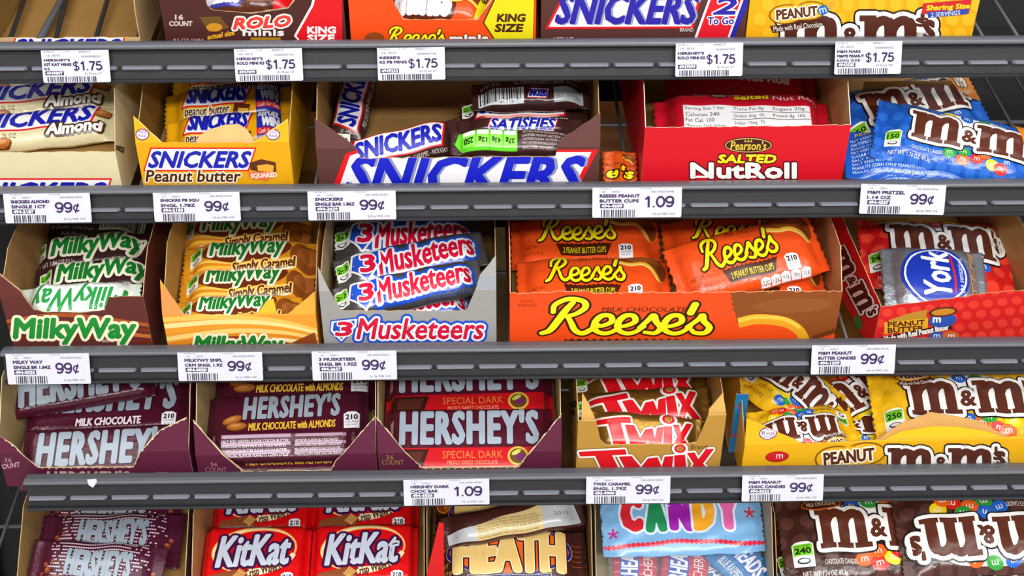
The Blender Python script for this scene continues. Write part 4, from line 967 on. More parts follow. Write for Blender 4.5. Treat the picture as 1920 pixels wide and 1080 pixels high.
def flap(tr, name, pts, col, inset=.0016, lean=12, kind='kraft'):
    """loose cardboard tongue standing just inside the front panel"""
    P = tr.f.hit(np.array(pts, float), (0, 1, 0), (0, inset, 0)); zb = P[:, 2].min(); t = math.tan(math.radians(lean)); n = len(P)
    V = [(p[0], inset + t * (p[2] - zb), p[2]) for p in P] + [(p[0], inset + t * (p[2] - zb) + .0007, p[2]) for p in P]
    Fc = [list(range(n)), list(range(2 * n - 1, n - 1, -1))] + [(i, n + i, n + (i + 1) % n, (i + 1) % n) for i in range(n)]
    return link(name, pymesh(name, V, Fc, [mat(col, kind)]), tr.root)
CREAM = 'D9CFA6'; YEL = 'E4A40F'; BOXB = '5A3430'; MAR = '571A35'

# ===== top shelf
def a(A):
    bar_logo(A, 20, -104, 232, -69)
Tray(0, 'candy_box', 'nearly empty open kraft tray behind wire dividers in the top left corner', (10, 80), 'C9A878', insert=0, inn='8E6A38', depth=.20, prof=[(-30, 72), (235, 70), (262, 70)], side=[(0, .045), (.08, None), (1, None)], back_h=.10, art=a)
for (xa, xb) in ((16, 45), (72, 116), (102, 124), (177, 201), (257, 279)):
    f = RF[0]; p = f.hit([(xa, 80)], (0, 1, 0), (0, .030, 0))[0]; q = f.hit([(xb, 0)], (0, 0, 1), (0, 0, p[2] + .004))[0]
    q = p + (q - p) * 1.5
    nm = {16: 'thin wire divider nearest the left edge above the empty tray', 72: 'thickest pale wire divider slanting across the empty tray', 102: 'thin wire divider just right of the thick pale one', 177: 'wire divider crossing the middle of the empty tray', 257: 'wire divider along the right wall of the empty tray'}[xa]
    o = link('wire_divider', tube_mesh('wire_divider', [(0, 0, -p[2] + .001), (0, 0, -.004), (0, .001, -.001), tuple(Vector((0, .004, 0))), tuple(Vector(q - p))], .0034 if xa == 72 else .0022, mat('6E747C' if xa == 72 else '3A3C42', 'metal')))
    o.matrix_world = Frame(f.world(p), EX, EB, EN).M(); tag(o, nm, 'divider', 'wire dividers over the empty tray')
def a(A):
    tx(A, '16', 328, 27, 344, 37, 'C9B8B4', .06); tx(A, 'COUNT', 317, 39, 361, 49, 'C9B8B4', .06)
    A.poly([(374, -32), (412, -30), (430, -52), (392, -60)], '6A4A1A'); A.ell(402, -51, 15, 8, 'C88A1E'); tx(A, 'actual size', 388, 60, 440, 70, 'E0A820', .05, .2, (), 10)
    tx(A, 'ROLO', 436, 30, 546, 53, 'E03A34', .07, .25, [(.14, 'F4E2DA')], 3); tx(A, 'minis', 455, 54, 533, 67, 'EDE4E0', .06); rc(A, 470, 70, 526, 80, 'A87818'); tx(A, '9.5 OZ (269g)', 325, 72, 382, 80, 'C9B8B4', .04)
    pg(A, [(595, -40), (640, -40), (640, 90), (572, 90), (551, 67), (583, 10)], 'F0E4E0'); pg(A, [(600, -40), (642, -40), (642, 92), (575, 92), (556, 67), (588, 10)], 'D8121E')
    tx(A, 'KING', 576, 49, 630, 63, 'F4ECEA', .07); tx(A, 'SIZE', 576, 64, 628, 78, 'F4ECEA', .07)
    nubs(A, [(381, -12), (396, 16), (470, 24), (540, 14), (556, -6)], 'C9B490', 2.5, 2)
t = Tray(0, 'candy_box', 'dark brown king size box with a red chevron on its right end', (305, 80), '4A2420', prof=[(292, -40), (378, -40), (388, 10), (400, 19), (470, 24), (540, 14), (552, -5), (562, -40), (640, -40)], side=[(0, 1), (.2, None), (1, None)], back_h=.105, depth=.17, art=a)
def ap(A, q): A.text('minis', -q * .38, -.34, -q * .06, .2, 'E8ECF8', .06, .1, [(.1, '3A3A9A')]); A.rect(q * .0, -.3, q * .16, .2, '8A4A2A'); A.poly([(q * .2, -.5), (q * .5, -.5), (q * .5, .3), (q * .3, .3)], 'D8121E')
pack(0, (468, -14), 105, 50, 0, 20, 6, 'candy_pouch', 'brown and red pouch showing through the torn opening of the brown king size box', ap, '5A2A1C', 'bag', cat='candy bag', T=.02)
def a(A):
    rc(A, 645, -50, 1010, 90, 'EA4A10'); pg(A, [(925, 0), (905, 42), (928, 77), (1000, 76), (1004, -50), (940, -50)], '4A2A10'); pg(A, [(928, 0), (908, 42), (930, 76), (999, 75), (1003, -50), (944, -50)], 'E2D214')
    tx(A, 'KING', 931, 25, 986, 41, '4A2410', .07, .12); tx(A, 'SIZE', 927, 44, 982, 60, '4A2410', .07, .12)
    script_logo(A, 722, -82, 836, -49, rimw=.05); tx(A, 'minis', 843, 64, 916, 80, 'F4EDE8', .07, 0, [(.09, '5A1E0A')]); A.ell(702, -72, 19, 12, '8A4218')
    nubs(A, [(728, -20), (757, 35), (895, 36), (925, -6)], 'E9C9A0', 2, 1.5)
t = Tray(0, 'candy_box', 'orange king size box with a yellow hexagon on the right', (655, 80), 'EA4A10', prof=[(650, -40), (722, -40), (740, 10), (757, 35), (770, 37), (890, 37), (905, 25), (935, -40), (1006, -40)], side=[(0, 1), (.2, None), (1, None)], back_h=.105, depth=.17, art=a)
def ap(A, q): A.text('minis', -q * .42, -.40, q * .1, .25, 'F4F2F6', .06, .1, [(.1, '5A1E0A')]); cup(A, q * .2, -.1, .5, 20); A.poly([(q * .28, -.4), (q * .46, -.5), (q * .5, .3), (q * .36, .3)], 'E8DA14'); A.text('SIZE', q * .33, -.05, q * .48, .12, '4A2410', .05)
pack(0, (828, -2), 105, 56, -2, 20, 6, 'candy_pouch', 'orange pouch showing through the opening of the orange king size box', ap, 'E85014', 'bag', cat='candy bag', T=.02)
def a(A):
    pg(A, [(1022, 54), (1300, 53), (1326, -50), (1076, -50)], RED); pg(A, [(1029, 50), (1296, 49), (1320, -50), (1082, -50)], 'E4E3E6')
    tx(A, 'SNICKERS', 1044, -14, 1316, 47, '9098B8', .045, .32); tx(A, 'SNICKERS', 1040, -13, 1312, 46, '2A1FA0', .045, .32)
    pg(A, [(1300, 75), (1366, 75), (1412, -50), (1346, -50)], 'E8E4E8'); pg(A, [(1305, 75), (1362, 75), (1407, -50), (1350, -50)], 'D8182A'); tx(A, '2', 1336, -6, 1382, 27, '2A1FA0', .05, .2, [(.08, 'F0EEF2')]); tx(A, 'To Go', 1327, 31, 1376, 45, '2A1FA0', .04, .1, [(.12, 'F0EEF2')])
    pg(A, [(1366, 75), (1374, 75), (1415, -20), (1412, -50)], '2A1FA0'); tx(A, 'BRAND', 1275, 52, 1300, 59, 'E4DAD8', .04); tx(A, 'NET WT', 1038, 70, 1075, 76, 'E4DAD8', .04)
Tray(0, 'candy_box', 'brown box with big slanted blue letters and a red 2 to go stripe', (1028, 75), '54302C', prof=[(1016, -40), (1408, -40)], back_h=.105, depth=.17, art=a)
def a(A):
    for i in range(16):
        for j in range(5): A.ell(1425 + i * 30 + (15 if j % 2 else 0), 20 - j * 28, 12, 13, 'EDB624', 0, 14)
    mm_logo(A, 1462, -108, 1752, -24, '54281E'); A.text("s", 1716, -50, 1742, -32, '54281E', .08)
    nugget(A, 1494, -24, 94); A.ell(1543, -18, 11, 9, '2A6AB8', 20); A.ell(1558, -8, 9, 6, 'D8A028', 30); tx(A, 'm', 1536, 14, 1549, 23, WHT, .06, 0, (), 15)
    pg(A, [(1730, 6), (1822, -2), (1816, 26), (1728, 26)], 'C8242A'); pg(A, [(1738, 22), (1818, 16), (1812, 26), (1740, 33)], '2A4AA8'); tx(A, 'Sharing Size', 1736, 7, 1818, 20, 'F2D21E', .05, .15, (), 3); tx(A, '2 SERVINGS', 1745, 21, 1800, 29, 'F4F2EA', .05, .1, (), 5); tx(A, 'BRAND', 1718, 60, 1738, 66, '54281E', .05)
Tray(0, 'candy_box', 'bright yellow sharing size box at the right end of the top shelf', (1416, 72), 'E8A80E', prof=[(1411, -40), (1846, -40)], back_h=.105, depth=.17, art=a, inn='C8A060')

# ===== second shelf
def a(A): bar_logo(A, -70, -382, 206, -337)
def sa(A): tx(A, '24', 216, 268, 228, 290, '5A4A30', .05, 0, (), 75)
Tray(1, 'candy_box', 'cream coloured open box at the far left of the second shelf', (-60, 350), CREAM, inn='D9CBA0', prof=[(-190, 288), (216, 284)], side=[(0, 1), (.12, None), (1, None)], back_h=.095, depth=.285, art=a, side_art=('r', sa))
for i, (x, y, rot) in enumerate(((72, 140, 3), (70, 188, 5), (72, 240, 5))):
    pack(1, (x, y), 142, 40, rot, 18, 22, 'candy_bar', ['cream almond bar mostly hidden under the top rail at far left', 'upper cream almond bar with blue lettering at far left', 'lower cream almond bar with blue lettering just above the cream box front'][i], art_almond_bar, CREAM, group='cream almond bars', T=.017)
def a(A):
    bar_logo(A, 272, -318, 477, -279); tx(A, 'Peanut butter', 273, 318, 452, 341, '4A2410', .03, .12, [(.10, 'F6EAD0')], 0)
    pg(A, [(468, 305), (490, 298), (517, 304), (518, 322), (500, 324), (470, 318)], '5A2A14'); pg(A, [(482, 310), (500, 307), (514, 310), (512, 322), (484, 320)], 'E8A838'); pg(A, [(464, 322), (522, 321), (500, 338), (470, 334)], 'E86A4A'); tx(A, 'SQUARED', 470, 323, 520, 334, 'F4E0D0', .05, 0, (), 3)
    for x in (267, 512): A.ell(x, -252, 13, 11, '6A3A6A', 0); A.ell(x, -252, 11, 9, 'E0D0E0', 0); tx(A, 'MADE', x - 8, 244, x + 8, 250, '6A3A6A', .05); tx(A, 'Real', x - 7, 251, x + 7, 257, '6A3A6A', .05)
    nubs(A, [(255, 222), (303, 267)], 'F2D880', 1.2, 1.2); nubs(A, [(472, 268), (540, 224)], 'F2D880', 1.2, 1.2)
t = Tray(1, 'candy_box', 'yellow open box with purple round seals on its corner wings', (264, 350), YEL, inn='8E6A2E', prof=[(250, 217), (304, 267), (472, 268), (540, 222)], crease=(400, 267), bend=22, side=[(0, 1), (.22, None), (1, None)], back_h=.09, depth=.285, art=a)
flap(t, 'torn_flap', [(366, 270), (372, 258), (392, 248), (420, 241), (446, 240), (462, 248), (474, 262), (478, 270)], 'D8AE72', .002, 20)
for i, (x, y) in enumerate(((428, 152), (428, 195), (430, 245))):
    pack(1, (x, y), 114, 39, 4, 20, 16 if i < 2 else 8, 'candy_bar', ['yellow peanut butter bar whose edge peeks from under the top rail', 'upper yellow peanut butter bar with a dark blue contest panel', 'lower yellow peanut butter bar with a dark blue contest panel behind the torn flap'][i], art_pb_bar, YEL, group='yellow peanut butter bars', T=.017)
def a(A):
    pg(A, [(620, 360), (1080, 360), (1122, 280), (670, 280), (648, 288)], RED); pg(A, [(632, 362), (1070, 362), (1109, 285), (676, 285), (656, 292)], 'EDEBEE')
    tx(A, 'SNICKERS', 650, 290, 1104, 366, '8890B8', .045, .30); tx(A, 'SNICKERS', 645, 291, 1098, 365, '1620C0', .045, .30)
Tray(1, 'candy_box', 'wide brown open box with its front cut low across big blue letters', (592, 345), BOXB, inn='AC8446', prof=[(590, 222), (654, 265), (666, 275), (676, 297), (1041, 293), (1048, 264), (1126, 212)], crease=(860, 277), bend=22, side=[(0, 1), (.15, None), (1, None)], back_h=.092, depth=.285, art=a)
pack(1, (664, 188), 120, 32, 82, 12, 5, 'candy_bar', 'brown bar standing lengthwise along the left wall of the wide brown box', art_bar_front, '3E2220', group='brown bars in the wide brown box', T=.017)
pack(1, (745, 275), 118, 34, 13, 32, 20, 'candy_bar', 'tilted brown bar sliding down in the middle of the wide brown box', art_bar_front, '3E2220', group='brown bars in the wide brown box', T=.017)
GB = 'brown bars in the wide brown box'
pack(1, (975, 296), 118, 30, 1, 10, 5, 'candy_bar', 'brown bar at the bottom of the right stack behind the cut front', art_bar_front, '3E2220', group=GB, T=.016)
pack(1, (965, 266), 116, 25, -1, 30, 12, 'candy_bar', 'brown bar showing its green nutrition strip in the wide brown box', art_bar_nutrition, '3E2220', group=GB, T=.014)
pack(1, (975, 237), 112, 16, 0, 30, 24, 'candy_bar', 'brown bar whose side reads satisfies in the right stack', art_bar_satisfies, '3E2220', group=GB, T=.012)
pack(1, (978, 208), 112, 30, 1, 22, 18, 'candy_bar', 'brown bar with large blue letters below the barcode bar', art_bar_front, '3E2220', group=GB, T=.016)
pack(1, (995, 176), 106, 30, 1, 24, 32, 'candy_bar', 'brown bar lying face down showing its barcode at the top right of the wide box', art_bar_back, '3E2220', group=GB, T=.016)
def ap(A, q): A.text("e's", -q * .4, -.2, q * .4, .1, 'F2E615', .06, .2, [(.12, '3A140A')]); A.text('MILK CHOCOLATE', -q * .46, .12, q * .46, .17, '5A1E0A', .04); cup(A, q * .25, .3, .3)
pack(1, (1163, 318), 31, 40, 0, 26, 4, 'candy_pack', 'orange pack wedged in the dark gap between the brown and red boxes', ap, 'D8561A', cat='candy pack', T=.012)
def a(A):
    A.ell(1403, -272, 46, 15, '2A0E0C'); A.ell(1403, -272, 44, 13.4, 'D8B06A'); A.ell(1403, -272, 42, 11.8, '3A1812'); tx(A, "Pearson's", 1369, 264, 1437, 281, 'E8C43C', .02, .2)
    for dx in (-5, 0, 5): A.poly([(1403 + dx - 2, -266), (1403 + dx + 2, -266), (1403 + dx * 1.3, -260)], 'E8C43C')
    tx(A, 'SALTED', 1345, 289, 1456, 306, 'F2D81E', .07, .15, [(.12, '3A0A10')]); tx(A, 'NutRoll', 1294, 304, 1494, 335, 'F6F0EC', .065, .0, [(.08, '4A1014')])
    for x in (1312, 1404): rc(A, x - 14, 329, x + 14, 333, 'F6F0EC')
Tray(1, 'candy_box', 'bright red open box holding the salted nut rolls', (1198, 340), 'CF0F22', inn='C0905C', edge='E8D8C0', prof=[(1210, 239), (1300, 239), (1596, 234)], side=[(0, 1), (.10, None), (1, None)], back_h=.098, depth=.285, yaw=1, art=a)
pack(1, (1405, 160), 136, 54, -3, 18, 10, 'nut_roll', 'rear red nut roll half hidden under the top rail', art_nutroll_top, 'BE1226', cat='candy bar', group='red nut rolls', T=.026)
pack(1, (1395, 228), 158, 60, -1, 20, 12, 'nut_roll', 'front red nut roll showing its white nutrition panel', art_nutroll, 'C41228', cat='candy bar', group='red nut rolls', T=.030)
BAG = 'loose blue candy bags'
pack(1, (1745, 318), 140, 46, 1, 0, 1, 'candy_bag', 'blue bag flat at the bottom of the loose blue pile', art_mm_blue_back, '1656B8', 'bag', cat='candy bag', group=BAG, T=.012, lift=0, bmin=.008)
pack(1, (1738, 292), 146, 58, -4, 16, 14, 'candy_bag', 'blue bag lying face down with small print and a green nutrition strip', art_mm_blue_back, '1656B8', 'bag', cat='candy bag', group=BAG, T=.014, lift=0, bmin=.008)
pack(1, (1708, 208), 136, 74, 11, 22, 26, 'candy_bag', 'rear blue bag with an orange 150 calories corner', art_mm_blue, '1656B8', 'bag', cat='candy bag', group=BAG, T=.014, lift=0, bmin=.008)
pack(1, (1800, 268), 160, 66, -12, 24, 30, 'candy_bag', 'front blue bag tilted down to the right at the edge of the picture', art_mm_blue, '1656B8', 'bag', cat='candy bag', group=BAG, T=.014, lift=0, bmin=.008)

def sheet(r, px0, px1, b0, b1, n0, h, label, col, art_=None, name='cardboard_sheet', cat='cardboard'):
    f = RF[r]; x0 = f.hit([px0], (0, 1, 0), (0, b0, 0))[0][0]; x1 = f.hit([px1], (0, 1, 0), (0, b0, 0))[0][0]
    o = thing(name, label, cat, Frame(f.world((x0, b0, n0)), EX, EB, EN).M()); w_ = x1 - x0
    panel('front_panel', o, rough_edge([(0, h), (w_, h)], .006, .0006, 3), lambda x, q, d: (x, d * .0008, q), [mat(col, 'card'), mat('A98050', 'kraft'), mat('C9A878', 'kraft')])
    panel('base_panel', o, [(0, b1 - b0), (w_, b1 - b0)], lambda x, q, d: (x, q, d * .0008), [mat(col, 'card'), mat('A98050', 'kraft'), mat('C9A878', 'kraft')], base=.001)
    if art_:
        A = Art(); art_(A, w_, h); P, I, lay, kinds = flatten(A)
        P2 = P.reshape(-1, 2); link('printed_artwork', soup('printed_artwork', np.stack([P2[:, 0], -.0003 - np.repeat(lay, 3) * .00006, P2[:, 1]], 1).reshape(-1, 3, 3), None, I, kinds), o)
    return o
sheet(1, (1612, 200), (1775, 200), .13, .24, .0005, .05, 'brown cardboard piece standing behind the loose blue bags', '8A6436')

# ===== third shelf
def a(A):
    for k, c in enumerate(('A8501E', '7A2E18', 'C0682A', '6A2818')): A.line([(-10, -606 - k * 11), (120, -590 - k * 13), (300, -612 - k * 10)], 7, c)
    tx(A, 'MilkyWay', 24, 595, 256, 646, '1E8A34', .05, .08, [(.10, 'F4EAC8')]); tx(A, 'BRAND', 192, 636, 214, 641, 'E8DCC8', .05)
    nubs(A, [(-8, 508), (40, 546), (64, 580), (150, 586), (198, 580)], 'C9A080', 1.6, 2, 22)
Tray(2, 'candy_box', 'dark brown open box with big green letters at the far left', (10, 650), '5E2A26', inn='A87C4C', prof=[(-8, 506), (40, 545), (62, 578), (80, 585), (150, 586), (196, 581), (204, 557), (268, 556)], crease=(100, 556), bend=15, side=[(0, 1), (.15, None), (1, None)], back_h=.095, depth=.285, art=a)
GM = 'dark brown bars with green lettering'
for i, (x, y, art_, rot, b_) in enumerate(((168, 430, art_milky_back, -2, '33191A'), (168, 472, art_milky, 5, '3A1D1E'), (164, 520, art_milky, 5, '3A1D1E'), (132, 564, art_milky_turned, 182, 'C9D4C8'))):
    pack(2, (x, y), 108, 39, rot, 17, (8, 6, 6, 8)[i], 'candy_bar', ['dark brown bar lying face down with a pale barcode at far left', 'upper dark brown bar with green lettering at far left', 'lower dark brown bar with green lettering at far left', 'pale bar turned upside down at the front of the dark brown box'][i], art_, b_, group=GM, T=.018)
def a(A):
    for k, c in enumerate(('F2C25A', 'F6DC90', 'E89A2A', 'F4CE74', 'E08820', 'F6E0A0', 'E8A030')): A.line([(290, -600 - k * 13), (420, -594 - k * 9), (520, -602 - k * 7), (600, -622 - k * 5)], 9, c)
    A.ell(452, -655, 104, 26, '8A3A16'); pg(A, [(540, 645), (590, 622), (600, 660), (540, 660)], '8A4218'); tx(A, 'MilkyWay', 362, 628, 532, 668, '1E7A2C', .05, .2, [(.10, 'F4EAC8')])
    pg(A, [(292, 566), (310, 530), (345, 590), (300, 592)], 'F08848'); nubs(A, [(306, 524), (345, 590)], 'F6C88A', 1.2, 1.4)
t = Tray(2, 'candy_box', 'golden caramel swirl open box beside the dark brown one', (302, 650), 'EE9A30', inn='C09048', prof=[(300, 524), (345, 589), (420, 590), (540, 588), (590, 546)], crease=(440, 591), bend=24, side=[(0, 1), (.2, None), (1, None)], back_h=.09, depth=.285, art=a)
flap(t, 'torn_flap', [(480, 592), (500, 568), (512, 566), (520, 592)], 'F2B62E', .002, 14, 'card')
for i, (x, y) in enumerate(((455, 441), (455, 488), (448, 537), (445, 588))):
    pack(2, (x, y), 121, 40, 2, 17, (20, 15, 8, 8)[i], 'candy_bar', ['topmost golden caramel bar under the second rail', 'second golden caramel bar from the top of its box', 'third golden caramel bar from the top of its box', 'lowest golden caramel bar peeking over the swirl box front'][i], art_caramel, 'D8901E', group='golden caramel bars', T=.018)
def a(A):
    A.text('Musketeers', 668, -636, 908, -596, 'D2143A', .03, .2, [(.20, '1F4FC4'), (.09, 'F2F4F8')]); pg(A, [(620, 600), (672, 594), (672, 612), (640, 644), (618, 622)], '1F4FC4'); pg(A, [(622, 602), (670, 597), (668, 612), (640, 640), (620, 620)], 'F2F4F8'); pg(A, [(626, 604), (665, 600), (664, 611), (640, 636), (624, 618)], '1F4FC4'); tx(A, '3', 628, 602, 662, 630, 'D2143A', .06, .1, [(.08, 'F2F4F8')])
    for i in range(9):
        for j in range(5): A.ell(898 + i * 4, -520 - j * 5, 1.2, 1.2, '7A9AC8', 0, 6)
Tray(2, 'candy_box', 'silver grey open box with red and blue lettering', (602, 646), '9C9A98', inn='B8A078', prof=[(596, 500), (618, 545), (640, 583), (874, 583), (891, 545), (900, 515), (930, 478)], crease=(760, 545), bend=22, side=[(0, 1), (.18, None), (1, None)], back_h=.09, depth=.285, art=a)
GK = 'silver bars with red lettering'
pack(2, (760, 578), 128, 32, 4, 10, 4, 'candy_bar', 'silver bar at the bottom of its box, almost hidden', art_musk, '8E8E92', kind='foil', group=GK, T=.018)
pack(2, (756, 446), 130, 42, 2, 18, 22, 'candy_bar', 'topmost silver bar lying level under the second rail', art_musk, '74747A', kind='foil', group=GK, T=.018)
pack(2, (770, 488), 144, 40, 11, 22, 26, 'candy_bar', 'upper tilted silver bar with a bright glare at its left', art_musk, '808086', kind='foil', group=GK, T=.018)
pack(2, (766, 540), 142, 38, 11, 24, 22, 'candy_bar', 'lower tilted silver bar right above the grey box front', art_musk, '808086', kind='foil', group=GK, T=.018)
def a(A):
    rc(A, 950, 530, 1600, 660, 'E84A12')
    lft = [(1366 + (5 if k % 2 else 0) + k * .8, 540 + k * 5) for k in range(10)]
    pg(A, [(1590, 540), (1590, 600), (1572, 622), (1514, 641), (1502, 622), (1472, 604), (1420, 598), (1382, 606)] + lft[::-1], '8A4618')
    A.ell(1486, -572, 76, 14, '92501E', 2); A.line([(1384, -605), (1420, -598), (1470, -603), (1498, -619), (1510, -640)], 19, 'E29E1E'); A.line([(1384, -601), (1420, -594), (1470, -598), (1500, -614)], 7, 'F2C344')
    for k in range(9): A.line([(1520 + k * 7, -639 + k * 2.2), (1528 + k * 7, -628 + k * 2.6)], 3, '5A260E', False)
    script_logo(A, 1010, -628, 1336, -556, rimw=.045); tx(A, 'MILK CHOCOLATE', 1128, 575, 1288, 583, '5A1E0A', .06, .2); tx(A, '34000', 975, 562, 1000, 567, '8A2A0A', .05); tx(A, '44000', 970, 569, 1006, 575, '8A2A0A', .05)
    z = []
    for i in range(33): z.append((1058 + i * 7, 634 + (4 if i % 2 else 0)))
    pg(A, z + [(1278, 660), (1064, 660)], '4A1C0C'); tx(A, '2 PEANUT BUTTER CUPS', 1074, 640, 1268, 652, 'D8C818', .04)
Tray(2, 'candy_box', 'widest orange open box with yellow script lettering in the middle row', (958, 643), 'E84A12', inn='C08858', edge='E8B890', prof=[(956, 550), (1105, 546), (1112, 551), (1190, 549), (1580, 546)], side=[(0, 1), (.10, None), (1, None)], back_h=.100, depth=.285, rough=(.004, .0010), art=a)
GR = 'orange twin cup packs'; OR = 'E8501A'
kw = dict(name='cup_pack', base=OR, cat='candy pack', group=GR, style='slab', T=.017, crimp=.008)
def cupp(c, L, W, rot, tilt, n, label, art_=art_cups): return pack(2, c, L, W, rot, tilt, n, 'cup_pack', label, art_, OR, 'bar', cat='candy pack', group=GR, T=.017, crimp=.008)
cupp((1098, 454), 134, 62, 0, 10, 26, 'rear left orange cup pack in the widest orange box')
cupp((1114, 530), 138, 62, 0, 10, 20, 'front left orange cup pack in the widest orange box')
cupp((1400, 452), 136, 60, 0, 8, 22, 'rear right orange cup pack mostly hidden under the second rail')
cupp((1412, 536), 132, 60, 0, 8, 8, 'front right orange cup pack mostly covered by the tilted one')
cupp((1408, 484), 140, 62, 13, 26, 40, 'tilted orange cup pack lying across the others on the right', art_cups_strip)
def a(A):
    for i in range(13):
        for j in range(5): A.ell(1650 + i * 27 + (13 if j % 2 else 0), -566 - j * 20 + i * 2.5, 10, 8, 'E2382A', 0, 12)
    pg(A, [(1666, 600), (1700, 588), (1738, 580), (1736, 604), (1666, 616)], 'B8862A'); pg(A, [(1658, 604), (1740, 596), (1739, 617), (1658, 626)], 'E0A422'); tx(A, 'PEANUT', 1664, 601, 1734, 611, '4A2014', .05, 0, (), 4); tx(A, 'BUTTER', 1664, 612, 1732, 622, '4A2014', .05, 0, (), 4)
    pg(A, [(1650, 632), (1782, 606), (1786, 616), (1652, 642)], '3A1612'); tx(A, 'Made with Real Peanut Butter', 1656, 618, 1780, 629, 'F4ECE4', .05, .1, (), 11); A.ell(1767, -600, 26, 13, '2A52A8', 6); A.ell(1768, -584, 27, 9, '5A2A14', 6); A.ell(1768, -584, 22, 6, 'C8862A', 6); tx(A, 'm', 1748, 594, 1764, 604, WHT, .06, .1)
    A.ell(1757, -630, 15, 9, '2A52A8'); A.ell(1782, -629, 16, 9, 'C8642A'); tx(A, 'm', 1750, 626, 1762, 633, WHT, .06); tx(A, 'm', 1777, 626, 1789, 633, WHT, .06)
def sa(A):
    V = Art(); mm_logo(V, -70, -17, 70, 17, '4A2018'); th = math.radians(-62); c, q = math.cos(th), math.sin(th); A.merge(V, lambda P: np.asarray(P) @ np.array([[c, q], [-q, c]]) + [1602, -530]); A.ell(1610, -604, 6, 14, '2E8A38', 15)
Tray(2, 'candy_box', 'red dotted open box turned slightly, at the right end of the third shelf', (1630, 640), 'D01A1C', inn='B8844C', prof=[(1652, 575), (1704, 569), (1720, 568), (1860, 549), (1960, 541)], yaw=8, bf=.014, side=[(0, 1), (.6, None), (1, None)], side_r=[(0, 1), (.1, None), (1, None)], back_h=.085, depth=.285, art=a, side_art=('l', sa))
GD = 'red dotted candy bags'
pack(2, (1795, 512), 118, 46, 5, 4, 1, 'candy_bag', 'lower red dotted bag lying under the round mint patty', art_mm_red, 'CE1C1E', 'bag', cat='candy bag', group=GD, T=.014, bmin=.03)
pack(2, (1756, 474), 134, 80, -3, 16, 12, 'candy_bag', 'upper red dotted bag with big brown letters on the third shelf', art_mm_red, 'CE1C1E', 'bag', cat='candy bag', group=GD, T=.016)
pack(2, (1754, 522), 94, 64, -3, 24, 36, 'mint_patty', 'silver wrapped mint patty with a round blue badge on the red bags', art_york, 'A9AEB6', 'bar', 'foil', cat='candy', T=.014)

# ===== fourth shelf
def hbox(lx, label, prof, crease, art_):
    return Tray(3, 'candy_box', label, (lx, 885), MAR, inn='B89C6C', edge='E2CFA0', prof=prof, crease=crease, bend=24, side=[(0, 1), (.18, None), (1, None)], back_h=.09, depth=.285, rough=(.005, .0011), art=art_)
def a(A):
    nubs(A, [(-6, 812), (30, 838), (72, 876), (250, 875), (262, 848), (300, 806), (352, 782)]); tx(A, '36', 8, 858, 22, 866, 'B88898', .05); tx(A, 'COUNT', -4, 868, 38, 878, 'B88898', .05, 0, (), 8); tx(A, "HERSHEY'S", 88, 882, 244, 912, 'B8A898', .04, 0, track=1.14)
hbox(0, 'maroon open box with cut corners at the left end of the fourth shelf', [(-8, 812), (30, 838), (72, 876), (250, 875), (262, 848), (300, 806), (350, 782)], (160, 848), a)
GH = 'maroon chocolate bars'
def hb(c, L, W, rot, tilt, n, label, art_, base='4A1226'): return pack(3, c, L, W, rot, tilt, n, 'chocolate_bar', label, art_, base, 'slab', 'film', T=.010, group=GH, crimp=.004)
hb((204, 758), 142, 62, 2, 14, 8, 'rear maroon bar with white milk chocolate line in the leftmost maroon box', art_hmilk)
hb((190, 854), 142, 56, 2, 22, 8, 'front maroon milk chocolate bar in the leftmost maroon box', art_hmilk)
hb((150, 704), 128, 60, 9, 26, 34, 'slanted maroon bar lying on top under the third rail', art_hplain)
def a(A):
    nubs(A, [(362, 788), (450, 878), (458, 884), (620, 881), (630, 862), (703, 780)]); tx(A, '36', 394, 867, 408, 874, 'A87888', .05); tx(A, 'COUNT', 385, 876, 425, 885, 'A87888', .05); tx(A, "HERSHEY'S", 462, 887, 602, 916, 'A8B0BA', .04, 0, track=1.14)
hbox(372, 'maroon open box of almond bars with yellow lettering', [(362, 787), (450, 877), (458, 884), (620, 881), (630, 862), (703, 780)], (530, 852), a)
hb((548, 716), 142, 60, 1, 16, 8, 'rearmost almond bar showing only its yellow line under the third rail', art_halm)
hb((540, 787), 142, 56, 2, 16, 8, 'almond bar with two nuts and big silver letters', art_halm)
hb((535, 860), 140, 34, 1, 28, 1, 'lowest almond bar with yellow lettering behind the maroon box front', art_halm)
hb((530, 836), 128, 28, 1, 26, 16, 'almond bar showing its silver printed back in the maroon box', art_halm_back)
def a(A):
    nubs(A, [(706, 782), (785, 870), (792, 877), (972, 875), (987, 854), (1053, 775)]); tx(A, '36', 724, 853, 738, 861, '9A8040', .05); tx(A, 'COUNT', 716, 862, 757, 871, '9A8040', .05)
hbox(710, 'maroon open box of dark chocolate bars with red bands', [(706, 782), (785, 870), (792, 877), (972, 875), (987, 854), (1053, 775)], (880, 848), a)
hb((880, 728), 148, 66, 1, 14, 8, 'rear dark chocolate bar whose red band shows above the front one', art_hdark, '541226')
hb((880, 826), 148, 66, 0, 14, 8, 'front dark chocolate bar with big silver letters over a red band', art_hdark, '541226')
def a(A):
    twix_logo(A, 1086, -892, 1342, -835); tx(A, 'Brand', 1295, 833, 1326, 842, '5A3A14', .03, .1)
def sa(A): tx(A, '36', 1058, 758, 1088, 772, '3A2A10', .04, 0, (), 78); tx(A, 'COUNT', 1060, 779, 1084, 784, '6A4A1A', .03, 0, (), 80)
